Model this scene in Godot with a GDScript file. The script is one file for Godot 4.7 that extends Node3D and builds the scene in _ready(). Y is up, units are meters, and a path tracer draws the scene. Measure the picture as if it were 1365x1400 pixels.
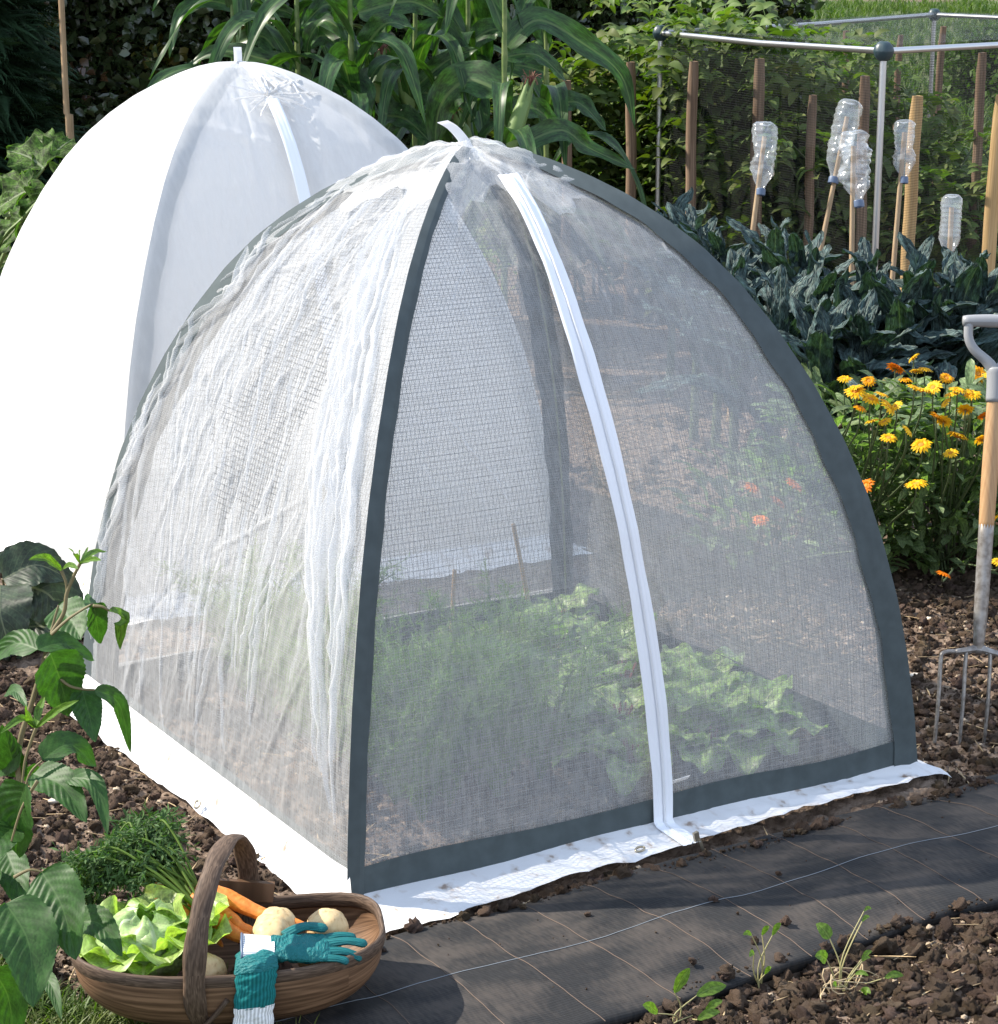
extends Node3D

# ---------------------------------------------------------------- helpers
class MB:
	var v := PackedVector3Array()
	var uv := PackedVector2Array()
	var c := PackedColorArray()
	var ix := PackedInt32Array()
	var col := Color(1, 1, 1)
	var use_col := false

	func pt(p: Vector3, t := Vector2.ZERO) -> int:
		v.append(p); uv.append(t); c.append(col)
		return v.size() - 1

	func tri(a: int, b: int, d: int) -> void:
		ix.append(a); ix.append(b); ix.append(d)

	func quad(a: int, b: int, d: int, e: int) -> void:
		ix.append(a); ix.append(b); ix.append(d)
		ix.append(a); ix.append(d); ix.append(e)

	# f(i / nu, j / nv) -> Vector3 ; t(i / nu, j / nv) -> Vector2
	func grid(nu: int, nv: int, f: Callable, t = null) -> void:
		var b := v.size()
		for j in nv + 1:
			for i in nu + 1:
				var x := float(i) / nu
				var y := float(j) / nv
				pt(f.call(x, y), t.call(x, y) if t != null else Vector2(x, y))
		for j in nv:
			for i in nu:
				var k := b + j * (nu + 1) + i
				quad(k, k + 1, k + nu + 2, k + nu + 1)

	func tube(path: PackedVector3Array, rad: PackedFloat32Array, sides := 6, caps := true, flat := 1.0, up := Vector3.UP) -> void:
		var n := path.size()
		var b := v.size()
		var side := Vector3.ZERO
		var along := 0.0
		for k in n:
			var d := (path[mini(k + 1, n - 1)] - path[maxi(k - 1, 0)]).normalized()
			if k == 0:
				side = d.cross(up)
				if side.length() < 0.05:
					side = d.cross(Vector3(0.9, 0.1, 0.4))
			side = (side - d * side.dot(d)).normalized()
			var o := side.cross(d)
			if k > 0:
				along += path[k].distance_to(path[k - 1])
			var r: float = rad[k] if rad.size() > k else rad[rad.size() - 1]
			for s in sides + 1:
				var a := TAU * s / sides
				pt(path[k] + side * cos(a) * r + o * sin(a) * r * flat, Vector2(float(s) / sides, along))
		for k in n - 1:
			for s in sides:
				var q := b + k * (sides + 1) + s
				quad(q, q + sides + 1, q + sides + 2, q + 1)
		if caps:
			for e in 2:
				var k0 := b + (n - 1) * (sides + 1) * e
				var m := pt(path[(n - 1) * e], Vector2(0.5, along * e))
				for s in sides:
					if e == 0:
						tri(m, k0 + s, k0 + s + 1)
					else:
						tri(m, k0 + s + 1, k0 + s)

	# box with chamfered long edges, b: basis with half sizes as columns
	func box(at: Vector3, x: Vector3, y: Vector3, z: Vector3) -> void:
		for f in [[x, y, z], [y, x, -z], [y, z, x], [z, y, -x], [z, x, y], [x, z, -y]]:
			var o: Vector3 = at + f[2]
			var a := pt(o - f[0] - f[1], Vector2(0, 0))
			pt(o - f[0] + f[1], Vector2(0, f[1].length() * 2))
			pt(o + f[0] + f[1], Vector2(f[0].length() * 2, f[1].length() * 2))
			pt(o + f[0] - f[1], Vector2(f[0].length() * 2, 0))
			quad(a, a + 1, a + 2, a + 3)

	# surface of revolution about y: prof = [Vector2(r, y)]
	func lathe(prof: PackedVector2Array, sides: int, x := Transform3D.IDENTITY, wob = null) -> void:
		var b := v.size()
		for k in prof.size():
			for s in sides + 1:
				var a := TAU * s / sides
				var r := prof[k].x
				if wob != null:
					r *= wob.call(a, prof[k].y)
				pt(x * Vector3(cos(a) * r, prof[k].y, sin(a) * r), Vector2(float(s) / sides, float(k) / (prof.size() - 1)))
		for k in prof.size() - 1:
			for s in sides:
				var q := b + k * (sides + 1) + s
				quad(q, q + sides + 1, q + sides + 2, q + 1)

	func add(o: MB, x: Transform3D, tint := Color(1, 1, 1)) -> void:
		var b := v.size()
		for k in o.v.size():
			v.append(x * o.v[k]); uv.append(o.uv[k]); c.append(o.c[k] * tint)
		for k in o.ix:
			ix.append(b + k)

	func mesh(flat := false) -> ArrayMesh:
		if flat:
			var fv := PackedVector3Array(); var fu := PackedVector2Array(); var fc := PackedColorArray(); var fi := PackedInt32Array()
			for k in ix.size():
				fv.append(v[ix[k]]); fu.append(uv[ix[k]]); fc.append(c[ix[k]]); fi.append(k)
			v = fv; uv = fu; c = fc; ix = fi
		var n := PackedVector3Array()
		n.resize(v.size())
		for k in range(0, ix.size(), 3):
			var a := ix[k]; var b := ix[k + 1]; var d := ix[k + 2]
			var q := (v[d] - v[a]).cross(v[b] - v[a])
			n[a] += q; n[b] += q; n[d] += q
		for k in n.size():
			n[k] = n[k].normalized() if n[k].length_squared() > 1e-24 else Vector3.UP
		var arr := []
		arr.resize(Mesh.ARRAY_MAX)
		arr[Mesh.ARRAY_VERTEX] = v
		arr[Mesh.ARRAY_NORMAL] = n
		arr[Mesh.ARRAY_TEX_UV] = uv
		if use_col:
			arr[Mesh.ARRAY_COLOR] = c
		arr[Mesh.ARRAY_INDEX] = ix
		var m := ArrayMesh.new()
		m.add_surface_from_arrays(Mesh.PRIMITIVE_TRIANGLES, arr)
		return m

var M := {}
var rng := RandomNumberGenerator.new()
var used := {}

func rnd(a := 0.0, b := 1.0) -> float:
	return rng.randf_range(a, b)

func numbered(called: String) -> String:
	used[called] = used.get(called, -1) + 1
	return called if used[called] == 0 else "%s_%03d" % [called, used[called]]

func tag(o: Node, label: String, category: String, group := "", kind := "") -> void:
	o.set_meta("label", label)
	if category: o.set_meta("category", category)
	if group: o.set_meta("group", group)
	if kind: o.set_meta("kind", kind)

func thing(called: String, label: String, category: String, at := Vector3.ZERO, turn := 0.0, group := "") -> Node3D:
	var o := Node3D.new()
	o.name = numbered(called)
	add_child(o)
	o.position = at
	o.rotation.y = turn
	tag(o, label, category, group)
	return o

func part(called: String, mesh: Mesh, mat: Material, parent: Node, x := Transform3D.IDENTITY) -> MeshInstance3D:
	var o := MeshInstance3D.new()
	o.name = called
	o.mesh = mesh
	o.material_override = mat
	parent.add_child(o, true)
	o.transform = x
	return o

func one(called: String, mesh: Mesh, mat: Material, label: String, category: String, at := Vector3.ZERO, group := "", x := Basis.IDENTITY) -> MeshInstance3D:
	var o := MeshInstance3D.new()
	o.name = numbered(called)
	o.mesh = mesh
	o.material_override = mat
	add_child(o)
	o.transform = Transform3D(x, at)
	tag(o, label, category, group)
	return o

func struct(called: String, mesh: Mesh, mat: Material, at := Vector3.ZERO) -> MeshInstance3D:
	var o := MeshInstance3D.new()
	o.name = numbered(called)
	o.mesh = mesh
	o.material_override = mat
	add_child(o)
	o.position = at
	o.set_meta("kind", "structure")
	return o

func multi(called: String, mesh: Mesh, mat: Material, xs: Array, parent: Node, tints := PackedColorArray()) -> MultiMeshInstance3D:
	var mm := MultiMesh.new()
	mm.transform_format = MultiMesh.TRANSFORM_3D
	mm.use_colors = tints.size() > 0
	mm.mesh = mesh
	mm.instance_count = xs.size()
	for k in xs.size():
		mm.set_instance_transform(k, xs[k])
		if tints.size() > 0:
			mm.set_instance_color(k, tints[k])
	var o := MultiMeshInstance3D.new()
	o.name = called
	o.multimesh = mm
	o.material_override = mat
	parent.add_child(o, true)
	o.set_meta("kind", "stuff")
	return o

func lin(r: float, g: float, b: float, a := 1.0) -> Color:
	var k := Color(r, g, b).linear_to_srgb()
	k.a = a
	return k

func mat(c: Color, rough := 0.8, spec := 0.5) -> StandardMaterial3D:
	var m := StandardMaterial3D.new()
	m.albedo_color = c
	m.roughness = rough
	m.metallic_specular = spec
	m.cull_mode = BaseMaterial3D.CULL_DISABLED
	return m

func noise(freq: float, oct := 4, sd := 1, kind := FastNoiseLite.TYPE_SIMPLEX_SMOOTH) -> FastNoiseLite:
	var n := FastNoiseLite.new()
	n.noise_type = kind
	n.frequency = freq
	n.seed = sd
	n.fractal_octaves = oct
	n.fractal_type = FastNoiseLite.FRACTAL_FBM
	return n

func paint(w: int, h: int, f: Callable, alpha := false) -> ImageTexture:
	var im := Image.create(w, h, false, Image.FORMAT_RGBA8 if alpha else Image.FORMAT_RGB8)
	for y in h:
		for x in w:
			im.set_pixel(x, y, f.call(x, y))
	return ImageTexture.create_from_image(im)

func ramp_noise(size: int, freq: float, oct: int, sd: int, cols: Array, offs: Array) -> NoiseTexture2D:
	var t := NoiseTexture2D.new()
	t.width = size; t.height = size
	t.seamless = true
	t.noise = noise(freq, oct, sd)
	var g := Gradient.new()
	g.offsets = PackedFloat32Array(offs)
	g.colors = PackedColorArray(cols)
	t.color_ramp = g
	return t

func grey_noise(size: int, freq: float, oct: int, sd: int) -> NoiseTexture2D:
	var t := NoiseTexture2D.new()
	t.width = size; t.height = size
	t.seamless = true
	t.noise = noise(freq, oct, sd)
	return t

func curve(ps: Array, n: int) -> PackedVector3Array:   # Catmull-Rom through the points
	var out := PackedVector3Array()
	var m := ps.size() - 1
	for k in n + 1:
		var t := float(k) / n * m
		var i := mini(int(t), m - 1)
		var a: Vector3 = ps[maxi(i - 1, 0)]
		var d: Vector3 = ps[mini(i + 2, m)]
		var p: Vector3 = ps[i]
		var q: Vector3 = ps[i + 1]
		out.append(p.cubic_interpolate(q, a, d, t - i))
	return out

func rr(a: Array) -> PackedFloat32Array:
	return PackedFloat32Array(a)

func taper(n: int, a: float, b: float) -> PackedFloat32Array:
	var o := PackedFloat32Array()
	for k in n:
		o.append(lerpf(a, b, float(k) / maxf(1, n - 1)))
	return o

func tab(t: Array, x: float) -> float:   # linear table of [x, y]
	for k in t.size() - 1:
		if x <= t[k + 1][0]:
			return lerpf(t[k][1], t[k + 1][1], clampf((x - t[k][0]) / (t[k + 1][0] - t[k][0]), 0, 1))
	return t[t.size() - 1][1]

func tilt(yaw: float, pitch := 0.0, roll := 0.0) -> Basis:
	return Basis.from_euler(Vector3(pitch, yaw, roll))

func look_basis(dir: Vector3, up := Vector3.UP) -> Basis:   # y along dir
	var y := dir.normalized()
	var x := y.cross(up)
	if x.length() < 0.01: x = y.cross(Vector3(1, 0, 0.3))
	x = x.normalized()
	return Basis(x, y, x.cross(y))

# ---------------------------------------------------------------- materials
func leaf_mat(key: String, c: Color, back: Color, rough := 0.5, spec := 0.4, tex: Texture2D = null, vc := false) -> StandardMaterial3D:
	var m := mat(c, rough, spec)
	m.backlight_enabled = true
	m.backlight = back
	if tex:
		m.albedo_texture = tex
	m.vertex_color_use_as_albedo = vc
	M[key] = m
	return m

# veins of a leaf in uv: u across (0.5 = midrib), v along; lighter rib, blotched blade
func vein_tex(base: Color, rib: Color, sides: float, slope: float, blot: float, sd: int, rib_w := 0.035, vein_w := 0.10) -> ImageTexture:
	var n := noise(0.03, 3, sd)
	var n2 := noise(0.13, 2, sd + 1)
	return paint(128, 192, func(x: float, y: float):
		var u := absf(x / 127.0 - 0.5) * 2.0
		var v: float = y / 191.0
		var k := 0.0
		k = maxf(k, 1.0 - smoothstep(rib_w * 0.5, rib_w * (1.6 - v), u))
		var ph := (v - u * slope) * sides
		var q := absf(ph - roundf(ph))
		k = maxf(k, (1.0 - smoothstep(vein_w * 0.3, vein_w, q)) * 0.55 * (1.0 - u * 0.6))
		var b := 1.0 + n.get_noise_2d(x, y) * blot + n2.get_noise_2d(x, y) * blot * 0.6
		var c := Color(base.r * b, base.g * b, base.b * b).lerp(rib, k)
		return c)

func wood_tex(a: Color, b: Color, sd: int) -> ImageTexture:
	var n := noise(0.012, 4, sd)
	var n2 := noise(0.05, 3, sd + 3)
	return paint(256, 256, func(x: float, y: float):
		var t: float = 0.5 + 0.5 * sin((x + n.get_noise_2d(x, y * 0.25) * 60.0) * 0.22) * 0.5 + n2.get_noise_2d(x * 2.0, y * 0.2) * 0.7
		return a.lerp(b, clampf(t, 0, 1)))

func make_materials() -> void:
	# soil: brown with lighter crumbs
	var s := mat(Color.WHITE, 0.95, 0.25)
	s.albedo_texture = ramp_noise(512, 0.02, 5, 11, [lin(0.06, 0.041, 0.029), lin(0.132, 0.094, 0.069), lin(0.21, 0.155, 0.115), lin(0.30, 0.23, 0.18)], [0.0, 0.42, 0.65, 1.0])
	s.uv1_triplanar = true
	s.uv1_world_triplanar = true
	s.uv1_scale = Vector3(2.6, 2.6, 2.6)
	s.heightmap_enabled = true
	s.heightmap_texture = grey_noise(512, 0.05, 5, 12)
	s.heightmap_scale = 0.5
	M.soil = s
	var cl := mat(Color.WHITE, 0.95, 0.2)
	cl.albedo_texture = ramp_noise(256, 0.03, 4, 13, [lin(0.075, 0.052, 0.038), lin(0.158, 0.113, 0.084), lin(0.25, 0.19, 0.145)], [0.1, 0.5, 0.95])
	cl.uv1_triplanar = true
	cl.uv1_scale = Vector3(6, 6, 6)
	cl.vertex_color_use_as_albedo = true
	cl.heightmap_enabled = true
	cl.heightmap_texture = M.soil.heightmap_texture
	cl.heightmap_scale = 0.4
	M.clod = cl
	var st := mat(Color.WHITE, 0.8, 0.3)
	st.albedo_texture = ramp_noise(256, 0.02, 4, 17, [lin(0.36, 0.28, 0.2), lin(0.55, 0.46, 0.36), lin(0.72, 0.66, 0.56)], [0.2, 0.5, 0.8])
	st.uv1_triplanar = true
	st.uv1_scale = Vector3(9, 9, 9)
	st.vertex_color_use_as_albedo = true
	M.stone = st
	M.straw = mat(lin(0.5, 0.38, 0.22), 0.8)
	M.straw.vertex_color_use_as_albedo = true

	# woven membrane: dark weave with dusty soil film in blotches, pale warp lines
	var nz := noise(0.006, 4, 21)
	var nf := noise(0.09, 3, 22)
	var dust := noise(0.011, 4, 23)
	var me := mat(Color.WHITE, 0.75, 0.35)
	me.albedo_texture = paint(1024, 512, func(x: float, y: float):
		var w := 0.022 + 0.008 * (1.0 if (int(y) % 4) < 2 else -1.0) * (0.5 + 0.5 * nf.get_noise_2d(x * 0.25, y * 2.0)) + 0.007 * nf.get_noise_2d(x * 3.0, y * 0.4)
		var d := smoothstep(-0.5, 0.8, dust.get_noise_2d(x * 0.45, y * 0.9) * 1.1 + nf.get_noise_2d(x * 1.5, y * 0.4) * 0.4)
		w = maxf(w, 0.007)
		return lin(lerpf(w, 0.15, d * 0.34), lerpf(w * 1.0, 0.122, d * 0.34), lerpf(w * 1.04, 0.1, d * 0.34)))
	me.heightmap_enabled = true
	me.heightmap_texture = me.albedo_texture
	me.heightmap_scale = 0.12
	M.membrane = me
	M.thread_tan = mat(lin(0.13, 0.09, 0.065), 0.8)
	M.thread_blue = mat(lin(0.2, 0.22, 0.24), 0.7)

	# cover cloth: clear insect mesh, streaky weave carried in its alpha
	var streak := noise(0.05, 4, 31)
	var grain := noise(0.5, 2, 32)
	var ct := paint(512, 512, func(x: float, y: float):
		var a := 0.275 + 0.06 * streak.get_noise_2d(x * 1.0, y * 0.3) + 0.09 * grain.get_noise_2d(x, y)
		if int(x) % 5 == 0 or int(y) % 5 == 0: a += 0.05
		return Color(1, 1, 1, clampf(a, 0.1, 1.0)), true)
	var co := mat(lin(0.82, 0.83, 0.84), 0.6, 0.35)
	co.transparency = BaseMaterial3D.TRANSPARENCY_ALPHA
	co.albedo_texture = ct
	co.uv1_scale = Vector3(2.2, 2.2, 1)
	co.backlight_enabled = true
	co.backlight = lin(0.3, 0.3, 0.3)
	M.cover = co
	var ft := paint(512, 512, func(x: float, y: float):
		var a := 0.87 + 0.06 * streak.get_noise_2d(x, y * 0.2) + 0.05 * grain.get_noise_2d(x, y)
		return Color(1, 1, 1, clampf(a, 0.3, 1.0)), true)
	var fl: StandardMaterial3D = co.duplicate()
	fl.albedo_texture = ft
	fl.albedo_color = lin(0.82, 0.82, 0.81)
	fl.roughness = 0.7
	fl.metallic_specular = 0.3
	fl.backlight = lin(0.72, 0.74, 0.78)
	M.fleece = fl
	var sk := mat(lin(0.86, 0.86, 0.87), 0.6, 0.4)
	sk.backlight_enabled = true
	sk.backlight = lin(0.3, 0.3, 0.3)
	sk.albedo_texture = ramp_noise(512, 0.018, 5, 35, [Color(0.62, 0.52, 0.44), Color(0.93, 0.91, 0.89), Color(1, 1, 1), Color(1, 1, 1)], [0.12, 0.24, 0.42, 1.0])
	sk.uv1_triplanar = true
	sk.uv1_scale = Vector3(2, 2, 2)
	M.skirt = sk
	M.zip = mat(lin(0.84, 0.86, 0.9), 0.5, 0.4)
	M.slv = mat(lin(0.084, 0.104, 0.108), 0.85, 0.3)
	M.slv.albedo_texture = ramp_noise(256, 0.02, 4, 37, [Color(0.9, 0.9, 0.9), Color(1, 1, 1)], [0.1, 0.9])
	M.slv.uv1_triplanar = true
	M.slv.uv1_scale = Vector3(5, 5, 5)
	M.slv.rim_enabled = true
	M.slv.rim = 0.1
	M.net = mat(lin(0.10, 0.104, 0.107), 0.6)
	M.metal = mat(lin(0.55, 0.55, 0.53), 0.35)
	M.metal.metallic = 0.9
	M.brass = mat(lin(0.42, 0.37, 0.28), 0.4)
	M.brass.metallic = 0.85
	M.tagwhite = mat(lin(0.82, 0.83, 0.85), 0.6)
	M.tagwhite.backlight_enabled = true
	M.tagwhite.backlight = lin(0.5, 0.5, 0.5)

# ---------------------------------------------------------------- ground
var g1 := FastNoiseLite.new()
var g2 := FastNoiseLite.new()
var g3 := FastNoiseLite.new()

func ground_h(x: float, z: float) -> float:
	var near := 1.0 if (x > -1.2 and x < 3.2 and z > -2.6 and z < 1.4) else 0.6
	var h := g1.get_noise_2d(x, z) * 0.016 * near
	var r := 1.0 - absf(g2.get_noise_2d(x, z)) * 2.0
	h += r * 0.008 + absf(g3.get_noise_2d(x, z)) * 0.016 - 0.019
	# the trodden path under the membrane is smooth and a little lower
	var onpath := smoothstep(0.10, 0.20, z) * (1.0 - smoothstep(0.50, 0.56, z)) * smoothstep(-0.5, -0.3, x)
	h = lerpf(h, -0.014, onpath)
	# soil heaped against the front skirt, dug bed in the right foreground
	h += 0.010 * exp(-pow((z - 0.148) / 0.02, 2.0)) * smoothstep(-0.1, 0.1, x)
	h += 0.02 * smoothstep(0.58, 0.75, z) * smoothstep(0.1, 0.5, x)
	return h

func axis(lo: float, hi: float, step: float, far_lo: float, far_hi: float) -> PackedFloat32Array:
	var a := []
	var x := lo
	var s := step
	while x > far_lo:
		s *= 1.25
		x -= s
		a.push_front(x)
	x = lo
	while x < hi:
		a.append(x)
		x += step
	s = step
	while x < far_hi:
		a.append(x)
		s *= 1.25
		x += s
	a.append(x)
	return PackedFloat32Array(a)

func clod_mesh(sd: int, squash: float) -> ArrayMesh:
	var n := noise(1.1, 3, sd)
	var b := MB.new()
	b.use_col = true
	b.grid(10, 7, func(u: float, v: float):
		var d := Vector3(cos(TAU * u) * sin(PI * v), cos(PI * v), sin(TAU * u) * sin(PI * v))
		return d * (1.0 + 1.1 * n.get_noise_3dv(d * 1.7)) * Vector3(1, squash, 0.85))
	return b.mesh()

func make_ground() -> void:
	for a in [[g1, 2.2, 3], [g2, 11.0, 3], [g3, 34.0, 3]]:
		a[0].noise_type = FastNoiseLite.TYPE_SIMPLEX_SMOOTH
		a[0].frequency = a[1]
		a[0].fractal_octaves = a[2]
		a[0].seed = int(a[1] * 10)
	var xs := axis(-0.95, 2.7, 0.011, -60.0, 60.0)
	var zs := axis(-2.0, 1.0, 0.011, -80.0, 20.0)
	var b := MB.new()
	for z in zs:
		for x in xs:
			b.pt(Vector3(x, ground_h(x, z), z), Vector2(x, z))
	var nx := xs.size()
	for j in zs.size() - 1:
		for i in nx - 1:
			var k := j * nx + i
			b.quad(k, k + 1, k + nx + 1, k + nx)
	struct("ground", b.mesh(), M.soil)

	# loose clods and crumbs
	rng.seed = 5
	var zones := [[1.2, 2.7, -1.3, 0.14, 30000, 0.007], [-0.05, 1.7, 0.11, 0.16, 2600, 0.008], [0.1, 1.5, 0.55, 0.95, 17000, 0.0085], [-0.6, -0.05, -2.0, 0.22, 20000, 0.007], [0.0, 1.2, -1.25, 0.0, 11000, 0.007], [-0.2, 3.0, -2.6, -1.2, 5000, 0.011], [-2.4, -0.6, -4.0, -0.15, 9000, 0.013], [-1.0, 0.4, -6.0, -2.0, 6000, 0.016], [2.6, 4.5, -3.0, 0.2, 5000, 0.013], [0.0, 1.7, 0.16, 0.5, 70, 0.004], [0.2, 1.7, 0.15, 0.18, 160, 0.005], [0.2, 1.7, 0.53, 0.56, 260, 0.007]]
	var sets := [[], [], []]
	var cols := [PackedColorArray(), PackedColorArray(), PackedColorArray()]
	for q in zones:
		for k in int(q[4]):
			var x := rnd(q[0], q[1])
			var z := rnd(q[2], q[3])
			var s: float = q[5] * (0.16 + 0.25 * rnd() + 2.0 * pow(rnd(), 11.0))
			var w := k % 3
			var y := ground_h(x, z)
			if z > 0.155 and z < 0.545 and x > -0.3: y = 0.014 + 0.012 * sin(PI * (z - 0.14) / 0.41)
			sets[w].append(Transform3D(tilt(rnd(0, TAU), rnd(-0.7, 0.7), rnd(-0.7, 0.7)).scaled(Vector3.ONE * s), Vector3(x, y + s * 0.25, z)))
			var t := rnd(0.6, 1.35)
			cols[w].append(Color(t, t * rnd(0.94, 1.03), t * rnd(0.88, 1.05)))
	for w in 3:
		var o := multi("soil_clods" if w == 0 else "soil_clods_%03d" % w, clod_mesh(40 + w, [0.7, 0.85, 0.6][w]), M.clod, sets[w], self, cols[w])
		tag(o, "loose brown crumbs and clods lying over the dug soil", "soil", "", "stuff")

	# small pale grit and bits of straw
	var gx := []
	var gc := PackedColorArray()
	var sx := []
	var sc := PackedColorArray()
	for q in zones:
		for k in int(q[4] * 0.02):
			var x := rnd(q[0], q[1])
			var z := rnd(q[2], q[3])
			var s := rnd(0.002, 0.0065)
			gx.append(Transform3D(tilt(rnd(0, TAU)).scaled(Vector3.ONE * s), Vector3(x, ground_h(x, z) + s * 0.6, z)))
			var t := rnd(0.5, 1.0)
			gc.append(Color(t, t * 0.93, t * 0.85))
		for k in int(q[4] * 0.012):
			var x := rnd(q[0], q[1])
			var z := rnd(q[2], q[3])
			sx.append(Transform3D(tilt(rnd(0, TAU), 0, rnd(-0.25, 0.25)).scaled_local(Vector3(rnd(0.006, 0.03), 0.001, 0.0013)), Vector3(x, ground_h(x, z) + 0.006, z)))
			var t := rnd(0.35, 1.0)
			sc.append(Color(t, t * 0.95, t * 0.9))
	tag(multi("grit", clod_mesh(51, 0.7), M.stone, gx, self, gc), "pale grit scattered through the brown soil", "grit", "", "stuff")
	var sb := MB.new()
	sb.use_col = true
	sb.tube(PackedVector3Array([Vector3(-1, 0, 0), Vector3(-0.3, 0.8, 0.6), Vector3(0.4, 0.4, -0.4), Vector3(1, 0, 0.5)]), rr([1.0]), 5)
	tag(multi("straw_bits", sb.mesh(), M.straw, sx, self, sc), "dry straw and stem bits strewn over the soil", "straw", "", "stuff")

	# stones big enough to see
	var spots := [[0.905, 0.70, 0.021, "pale flint lying on soil beside membrane near edge, right of weeds"], [0.965, 0.655, 0.015, "small whitish stone on soil just off the membrane edge"], [1.02, 0.735, 0.024, "largest buff stone at the right edge of the soil foreground"], [0.86, 0.63, 0.010, "tiny white pebble nearest the membrane in the right foreground"], [1.62, -0.45, 0.013, "buff pebble on bare soil left of the fork tines"], [1.9, -0.72, 0.014, "buff pebble on soil below the marigold plant"], [1.52, -0.05, 0.012, "pale pebble in front of the fork tines"], [-0.24, -0.72, 0.012, "pale stone on dark soil beside white skirt, behind raspberry leaves"], [-0.2, -0.33, 0.014, "pale stone on dark soil between trug and white skirt"]]
	for a in spots:
		var n := noise(0.9, 2, int(a[2] * 9000))
		var sbm := MB.new()
		sbm.use_col = true
		sbm.grid(14, 9, func(u: float, v: float):
			var d := Vector3(cos(TAU * u) * sin(PI * v), cos(PI * v), sin(TAU * u) * sin(PI * v))
			return d * (1.0 + 0.5 * n.get_noise_3dv(d)) * Vector3(1.2, 0.6, 0.85) * a[2])
		one("stone", sbm.mesh(), M.stone, a[3], "stone", Vector3(a[0], ground_h(a[0], a[1]) + a[2] * 0.4, a[1]), "stones on the soil", tilt(a[0] * 40.0))

func make_membrane() -> void:
	# front path: sheet laid along x, edges rolled under, gently humped
	var wv := noise(1.6, 3, 61)
	var edge := noise(1.1, 2, 62)
	var far_z := func(x: float): return 0.148 - 0.018 * x + edge.get_noise_1d(x) * 0.02
	var near_z := func(x: float): return 0.548 + edge.get_noise_1d(x + 9.0) * 0.02
	var y_at := func(x: float, w: float): return 0.006 + 0.012 * sin(PI * w) + wv.get_noise_2d(x * 1.5, w * 1.2) * 0.010 + 0.001 * wv.get_noise_2d(x * 7, w * 3) + 0.006
	var x0 := -0.34
	var x1 := 3.6
	var b := MB.new()
	b.grid(330, 46, func(u: float, q: float):
		var x := lerpf(x0, x1, u)
		# sheet end over the soil is cut at a slant
		var w: float = clampf((q - 0.06) / 0.88, 0, 1)
		var z: float = lerpf(far_z.call(x), near_z.call(x), w)
		var y: float = y_at.call(x, w)
		if q < 0.06: y -= (0.06 - q) / 0.06 * 0.012; z += (0.06 - q) / 0.06 * 0.004
		if q > 0.94: y -= (q - 0.94) / 0.06 * 0.028; z -= pow((q - 0.94) / 0.06, 2) * 0.012
		return Vector3(x, y, z), func(u: float, q: float): return Vector2(lerpf(x0, x1, u) / 1.2, q * 0.42 / 0.6))
	var o := struct("membrane_path", b.mesh(), M.membrane)
	o.set_meta("label", "black woven weed membrane laid as a path before the tent")
	# woven guide threads: pale blue along, tan across
	var th := MB.new()
	var path := PackedVector3Array()
	for k in 200:
		var x := lerpf(x0, x1, k / 199.0)
		path.append(Vector3(x, y_at.call(x, 0.47) + 0.0008, lerpf(far_z.call(x), near_z.call(x), 0.47)))
	th.tube(path, rr([0.0007]), 4, false)
	part("guide_thread", th.mesh(), M.thread_blue, o)
	for k in 30:
		var xc := -0.27 + k * 0.128
		var tb := MB.new()
		path = PackedVector3Array()
		for j in 30:
			var w := j / 29.0
			var x := xc + 0.01 * sin(w * 3.0 + k) + w * 0.015
			path.append(Vector3(x, y_at.call(x, w) + 0.0005, lerpf(far_z.call(x), near_z.call(x), w)))
		tb.tube(path, rr([0.0007]), 4, false)
		part("guide_thread", tb.mesh(), M.thread_tan, o)
	# a second strip of membrane beyond the bed on the left
	var c := MB.new()
	c.grid(60, 40, func(u: float, q: float):
		var p := Vector3(-0.9, 0, -1.22).lerp(Vector3(0.22, 0, -1.62), u) + Vector3(-0.1, 0, -0.26) * q
		return p + Vector3(0, 0.012 + 0.02 * absf(wv.get_noise_2d(p.x * 2, p.z * 2)) + 0.008 * sin(q * 9.0 + u * 4.0), 0), func(u: float, q: float): return Vector2(u, q * 0.5))
	var o2 := struct("membrane_path", c.mesh(), M.membrane)
	o2.set_meta("label", "strip of black membrane behind the raspberry leaves on the left")

# ---------------------------------------------------------------- dome cloches
const PROF := [[0.0, 1.165], [0.06, 1.163], [0.12, 1.154], [0.18, 1.139], [0.26, 1.112], [0.34, 1.080], [0.42, 1.039], [0.5, 0.989], [0.58, 0.925], [0.66, 0.844], [0.74, 0.746], [0.81, 0.642], [0.865, 0.54], [0.905, 0.44], [0.94, 0.335], [0.965, 0.23], [0.985, 0.12], [1.0, 0.0]]
const CORN := [Vector2(-1, 1), Vector2(1, 1), Vector2(1, -1), Vector2(-1, -1)]   # A, B, D, C
var prof_s := []   # arclength table of the pole

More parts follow.
